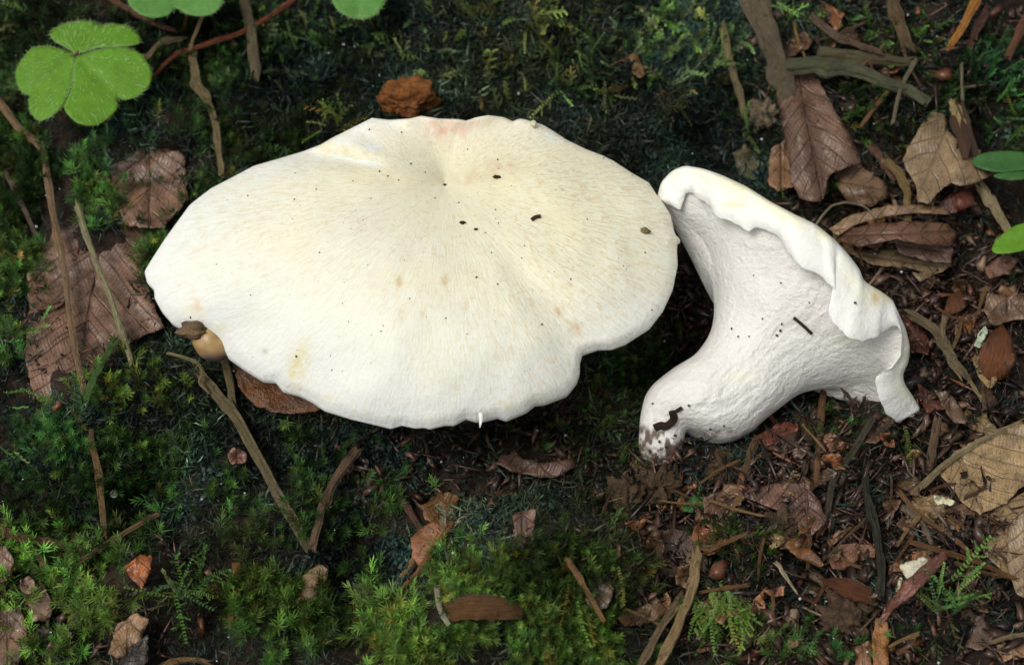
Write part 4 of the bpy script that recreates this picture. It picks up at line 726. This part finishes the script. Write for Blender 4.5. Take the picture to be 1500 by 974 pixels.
def moss(name, label, kind, regions, colA, colB, sc_=(.7, 1.2), lift=-.1, tilt=.35, keep=.10, spread=.35, cvar=.42, group=None, hole=-.13):
    Q = []
    for (cx, cy, rx, ry, n) in regions:
        a = RNG.uniform(0, 2 * math.pi, n); r = np.sqrt(RNG.uniform(0, 1, n)) * (1 + .25 * np.sin(a * 3 + cx) + .18 * np.sin(a * 7 + cy)); Q.append(np.stack([cx + rx * r * np.cos(a), cy + ry * r * np.sin(a)], 1))
    Q = np.vstack(Q); ok = np.ones(len(Q), bool)
    for P in EXCL: ok &= ~(poly_in(P, Q[:, 0], Q[:, 1]) & (RNG.random(len(Q)) > keep))
    for P in HARD: ok &= ~poly_in(P, Q[:, 0], Q[:, 1])
    Q = Q[ok]; clump = fbm(Q[:, 0] / 52, Q[:, 1] / 52, 77 + len(label) % 7, 3); Q = Q[clump > hole + RNG.uniform(-.15, .15, len(Q))]
    P = on(Q[:, 0], Q[:, 1], 0, hg); P[:, 2] += lift; n = len(P)
    ax = np.tile(zz, (n, 1)) + np.array([0, -tilt, 0]) + RNG.normal(0, spread, (n, 3)); ax[:, 2] = np.abs(ax[:, 2]) + .15
    big = 1.3 if kind == 'star' else 1.; V, F, C = assemble(kind, P, ax, RNG.uniform(*sc_, n) * big, colA, np.asarray(colB) * (1.2 if kind == 'star' else 1.15) * np.array([.88, .90, 1.0]), cvar)  # tips paler as new growth, plus lit-tip brightness put into the colour
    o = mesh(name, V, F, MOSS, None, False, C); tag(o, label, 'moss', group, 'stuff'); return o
# carpets
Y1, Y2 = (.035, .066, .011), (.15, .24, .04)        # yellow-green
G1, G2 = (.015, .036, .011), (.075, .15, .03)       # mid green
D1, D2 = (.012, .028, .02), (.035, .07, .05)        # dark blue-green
moss('moss_underlayer', 'dark thready moss and algae covering the forest floor', 'thread', [(750,487,1050,720,9000),(700,100,520,170,2600),(200,560,260,260,1500)], (.010,.016,.011), (.035,.055,.036), (.8,1.6), -.12, .2, .02, .6, .45, hole=-2)
moss('moss_underlayer', 'tangled greyish green thread moss over the shaded bank', 'thread', [(720,100,460,130,2600),(1060,230,120,110,400),(260,590,150,100,700),(790,790,150,75,700),(930,560,80,80,500),(330,180,180,170,700),(20,40,120,120,400)], (.014,.026,.015), (.06,.095,.05), (.6,1.5), .0, .3, .04, .6, .6)
moss('liverwort_mat', 'dark blue-green flaky liverwort mat on the bank behind the cap', 'flake', [(720,90,430,120,3400),(1060,230,120,110,700),(430,150,120,140,500),(1300,110,230,120,900)], D1, (.035,.06,.045), (.5,1.15), -.02, .5, .03, .5, .5)
moss('liverwort_mat', 'dark blue-green flaky mat below the large cap edge', 'flake', [(260,590,150,100,1700),(540,810,80,80,900),(790,790,150,75,1700),(560,690,120,60,600),(400,660,140,90,900),(230,690,130,70,600)], D1, (.03,.055,.042), (.45,1.05), .0, .3, .03, .6, .45)
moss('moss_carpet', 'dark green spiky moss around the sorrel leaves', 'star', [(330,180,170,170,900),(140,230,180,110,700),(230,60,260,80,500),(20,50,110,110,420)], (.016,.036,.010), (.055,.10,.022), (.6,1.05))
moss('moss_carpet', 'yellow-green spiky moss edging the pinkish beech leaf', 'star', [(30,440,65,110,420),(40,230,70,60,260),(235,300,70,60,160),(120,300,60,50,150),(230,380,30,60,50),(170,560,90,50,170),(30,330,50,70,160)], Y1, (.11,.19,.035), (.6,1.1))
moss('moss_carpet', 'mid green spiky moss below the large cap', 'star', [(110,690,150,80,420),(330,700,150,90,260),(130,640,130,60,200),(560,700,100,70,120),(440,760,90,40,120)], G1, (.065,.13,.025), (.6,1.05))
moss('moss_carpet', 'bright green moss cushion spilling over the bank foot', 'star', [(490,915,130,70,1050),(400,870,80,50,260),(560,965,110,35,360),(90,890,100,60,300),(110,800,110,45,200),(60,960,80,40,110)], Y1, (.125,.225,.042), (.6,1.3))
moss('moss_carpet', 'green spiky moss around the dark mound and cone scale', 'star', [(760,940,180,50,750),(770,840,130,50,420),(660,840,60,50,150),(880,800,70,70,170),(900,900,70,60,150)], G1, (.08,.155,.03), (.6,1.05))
moss('moss_carpet', 'green leafy moss on the bank among twigs and leaves', 'feather', [(1310,175,70,40,70),(1440,110,80,70,110),(1280,50,140,60,60),(1480,180,60,60,60),(1180,275,40,20,25),(1400,160,50,50,45)], G1, (.075,.16,.03), (.4,.75), 0, .4)
moss('moss_carpet', 'sparse feathery moss sprigs on the dark bank', 'feather', [(900,60,160,80,110),(620,60,160,70,80),(430,60,80,70,70),(980,90,70,70,60),(870,130,70,50,40),(30,30,60,50,40),(720,100,220,80,60),(1060,120,60,80,30)], (.05,.075,.02), (.17,.24,.065), (.4,.9), .15, .5, .05, .8)
moss('moss_carpet', 'scattered green moss shoots between the brown litter', 'star', [(1200,940,160,40,150),(1090,800,80,40,60),(1230,620,60,40,60),(890,650,120,60,110),(1030,760,60,40,40),(930,560,60,60,160),(960,520,50,60,90)], G1, (.08,.155,.03), (.5,.9))
moss('moss_carpet', 'moss spreading over the floor outside the picked patch', 'star', [(-220,480,200,560,1700),(1720,480,200,560,500),(700,1120,900,120,1500),(700,-160,900,120,1200)], G1, G2, (.7,1.2))
# single sprigs and tufts
def sprig(name, label, cat, kind, spots, colA, colB, lift=.25, group=None):
    V, F, C, off = [], [], [], 0
    P = np.array([on(np.array(float(x)), np.array(float(y)), lift * 1.25, hg) for x, y, *_ in spots]); n = len(P)
    A = np.array([EX * s[2] + UP * -s[3] - FW * .35 for s in spots]); V, F, C = assemble(kind, P, A, np.array([s[4] for s in spots], float), colA, colB, .12)
    o = mesh(name, V, F, MOSS, None, False, C, origin=P.mean(0)); return tag(o, label, cat, group)
BR1, BR2 = (.07, .13, .025), (.21, .34, .07)
def fan(cx, cy, n, a0, a1, sc_, rad=6):
    return [(cx + RNG.uniform(-rad, rad), cy + RNG.uniform(-rad, rad), math.cos(a), math.sin(a), RNG.uniform(.8, 1.2) * sc_) for a in np.radians(np.linspace(a0, a1, n))]
sprig('moss_sprig', 'bright green moss sprig with a tall shoot over tan leaves', 'moss sprig', 'feather', fan(1385, 880, 12, -170, 20, .62, 22) + [(1395,850,.55,-.8,1.0),(1400,885,.9,-.5,.8),(1370,930,-.1,1,.6),(1365,950,-.5,.6,.5),(1390,900,.1,.9,.6)], BR1, BR2, .5)
sprig('moss_tuft', 'round drooping tuft of leafy moss beside the grooved stick', 'moss tuft', 'feather', [(1055 + RNG.normal(0, 22), 880 + RNG.normal(0, 16), RNG.normal(0, .5), .9, RNG.uniform(.45, .75)) for _ in range(42)], (.055,.12,.025), (.18,.33,.07), .55)
sprig('fern_moss', 'flat fern-like light green fronds beside the orange leaf fragment', 'fern moss', 'feather', fan(268, 868, 11, -170, 170, .75, 14) + fan(290, 850, 5, -90, 30, .6), (.07,.14,.03), (.17,.31,.07), .55)
sprig('moss_sprig', 'curly green liverwort sprig below the curled rim tip', 'liverwort', 'feather', [(1325,625,.3,1,.7),(1330,640,-.3,1,.6),(1320,650,.6,.8,.5),(1340,650,.4,1,.5),(1315,632,-.6,.6,.4)], (.06,.14,.02), (.13,.27,.05), .4)
sprig('moss_sprig', 'yellow-green moss sprig touching the far rim of the cap', 'moss sprig', 'feather', fan(500, 178, 8, -160, 20, .5, 14) + fan(470, 185, 4, 150, 300, .4, 8), BR1, BR2, .8)
sprig('moss_sprig', 'plump pale green moss shoots by the bent straw foot', 'moss sprig', 'feather', [(5,575,.9,.1,.55),(30,568,.9,.3,.6),(10,595,.8,.2,.45),(20,660,.7,.8,.5),(0,655,.8,.5,.45)], (.07,.14,.03), (.2,.34,.09), .5)
sprig('moss_sprig', 'light green moss shoots above the plump pale shoots', 'moss sprig', 'feather', [(30,490,.9,-.3,.5),(50,480,.9,.1,.5),(5,500,.9,.1,.5),(60,470,.6,-.5,.5)], (.07,.14,.03), (.18,.32,.06), .5)
sprig('moss_sprig', 'olive-brown curled moss rosette behind the two mushrooms', 'moss rosette', 'feather', fan(985, 155, 16, 0, 340, .45, 14), (.05,.05,.015), (.12,.12,.04), .7)
sprig('moss_sprig', 'pale moss sprigs hanging down the bank beside the rosette', 'moss sprig', 'feather', [(885,120,.2,1,.5),(895,95,.7,-.3,.5),(880,145,.5,.8,.45),(900,140,.8,.3,.4),(870,60,.3,1,.5)], (.09,.11,.04), (.24,.30,.12), .6)
sprig('moss_sprig', 'light green shoot pointing down the bank top', 'moss sprig', 'feather', [(925,5,.85,.6,.8),(950,20,.9,.5,.7)], (.09,.14,.04), (.22,.33,.09), .7)
sprig('moss_sprig', 'drooping leafy moss strands below the dark mound', 'moss sprig', 'feather', [(835,855,-.2,1,.65),(845,880,.1,1,.7),(860,900,.2,1,.5),(820,870,-.4,.9,.5),(905,830,.3,1,.6),(915,850,.1,1,.55)], (.06,.12,.03), (.16,.29,.07), .5)
sprig('moss_sprig', 'hanging dark green fronds beside the weathered grey stick', 'moss sprig', 'feather', [(420,30,.3,1,.6),(440,45,.6,.8,.6),(405,50,-.2,1,.6),(455,30,.8,.6,.5),(400,85,-.3,.9,.5)], (.04,.08,.02), (.11,.19,.05), .6)
sprig('moss_sprig', 'fresh green leafy sprig near the dark green sorrel leaf', 'moss sprig', 'feather', [(1475,130,.9,-.6,.6),(1460,150,.7,-.7,.5),(1490,140,.9,-.2,.5),(1470,105,.8,-.6,.5)], (.05,.12,.025), (.13,.28,.06), .7)
sprig('moss_sprig', 'small moss sprig on the soil below the purple leaf', 'moss sprig', 'feather', [(1085,790,.8,-.3,.45),(1100,785,.9,-.2,.5),(1215,812,.6,-.6,.3)], (.06,.12,.03), (.16,.28,.06), .5)
# ------------------------------------------------------------------ fine litter
def chips(name, label, regions, cols, rmin, rmax, lift=.1):
    V, F, C, off = [], [], [], 0
    for (cx, cy, rx, ry, n) in regions:
        a = RNG.uniform(0, 2 * math.pi, n); r = np.sqrt(RNG.uniform(0, 1, n)); P = on(cx + rx * r * np.cos(a), cy + ry * r * np.sin(a), 0, hg)
        for p in P:
            kind = RNG.random(); L = RNG.uniform(rmin, rmax) * (1.7 if kind < .28 else 1); L = L if kind < .28 else L * .8; W = L * (RNG.uniform(.03, .08) if kind < .28 else RNG.uniform(.15, .55)); ax = RNG.normal(0, 1, 3); ax[2] *= .4; ax /= np.linalg.norm(ax); nr_ = np.array([RNG.normal(0, .6), RNG.normal(0, .6) - .2, 1]); s = np.cross(nr_, ax); s /= np.linalg.norm(s); nr_ = np.cross(ax, s)
            m = 9; ang = np.linspace(0, 2 * math.pi, m, endpoint=False) + RNG.uniform(-.25, .25, m); rad = RNG.uniform(.5, 1.2, m) if kind >= .28 else RNG.uniform(.85, 1.05, m); cu = RNG.uniform(-.22, .22)
            xx_, yy_ = np.cos(ang) * rad, np.sin(ang) * rad
            pts_ = p + zz * (lift + RNG.uniform(-.05, .22)) + np.outer(xx_ * L, ax) + np.outer(yy_ * W, s) + np.outer((cu * (xx_ ** 2 - .5) * .6 + RNG.uniform(-.08, .08, m)) * L, nr_)
            cpt = pts_.mean(0) + nr_ * (.01 + RNG.uniform(-.06, .1) * W - cu * .0 * L); bt_ = cpt - nr_ * (.02 + .08 * W); V.append(np.vstack([pts_, cpt, bt_])); i = np.arange(m); j = (i + 1) % m
            F.append(np.vstack([np.stack([i, j, np.full(m, m)], 1), np.stack([j, i, np.full(m, m + 1)], 1)]) + off); off += m + 2
            c = np.array(cols[RNG.integers(len(cols))]) * .52 * np.exp(np.clip(RNG.normal(0, .5), -1.5, .75)); C.append(np.tile(c, (m + 2, 1)))
    o = mesh(name, np.vstack(V), np.vstack(F), CHIP, None, False, np.clip(np.vstack(C), .005, .6)); tag(o, label, 'litter', None, 'stuff')
BR = [(.10,.055,.04),(.15,.085,.06),(.07,.04,.03),(.19,.11,.075),(.17,.07,.035),(.05,.032,.026),(.24,.16,.10)]
chips('leaf_litter', 'brown leaf crumbs, bark bits and needles strewn around the tipped mushroom', [(1330,620,220,230,620),(1200,830,280,170,680),(1400,400,130,130,300),(1250,300,120,90,200),(960,760,120,80,220),(1300,80,240,110,300),(1480,860,140,140,250)], BR, .08, .50)
chips('leaf_litter', 'fine dark crumbs and fibres between the larger brown litter', [(1330,620,220,230,1500),(1200,830,280,170,1600),(1400,400,130,130,500),(960,740,140,90,500),(1300,80,260,120,500)], BR[:6], .03, .14, .12)
chips('leaf_litter', 'dark leaf crumbs in the shade below the large cap', [(930,560,70,90,260),(1005,460,40,60,140),(660,690,180,70,260),(90,480,110,120,160),(900,640,130,70,200),(150,880,170,110,180),(1700,500,180,500,500)], BR[:6], .08, .35)

sprig('moss_sprig', 'small light moss shoot beside the twig with pale cut end', 'moss sprig', 'feather', [(1040,98,1,-.3,.55),(1046,92,1,-.1,.5)], (.09,.14,.04), (.22,.33,.09), .7)
sprig('moss_sprig', 'pale green moss shoot at the top of the thick root', 'moss sprig', 'feather', [(1130,8,1,.3,.6),(1138,4,1,.5,.5)], (.09,.14,.04), (.22,.33,.09), .9)
# ------------------------------------------------------------------ dew
dm, dt, db = newmat('water_drop'); db.inputs['Base Color'].default_value = (.75, .78, .8, 1); db.inputs['Roughness'].default_value = .03; db.inputs['Transmission Weight'].default_value = .6; db.inputs['IOR'].default_value = 1.33
V, F, n = [], [], 0
for _ in range(170):
    x, y = RNG.uniform(0, 1500), RNG.uniform(0, 974)
    if poly_in(CAPOUT, np.array(x), np.array(y)): continue
    v, f = ICO3; p = on(np.array(x), np.array(y), RNG.uniform(.3, .5)); V.append(v * RNG.choice([.012, .016, .022, .032]) + p); F.append(f + n); n += len(v)
tag(mesh('dew_drops', np.vstack(V), np.vstack(F), dm), 'tiny glinting water drops scattered over moss and litter', 'water drops', None, 'stuff')
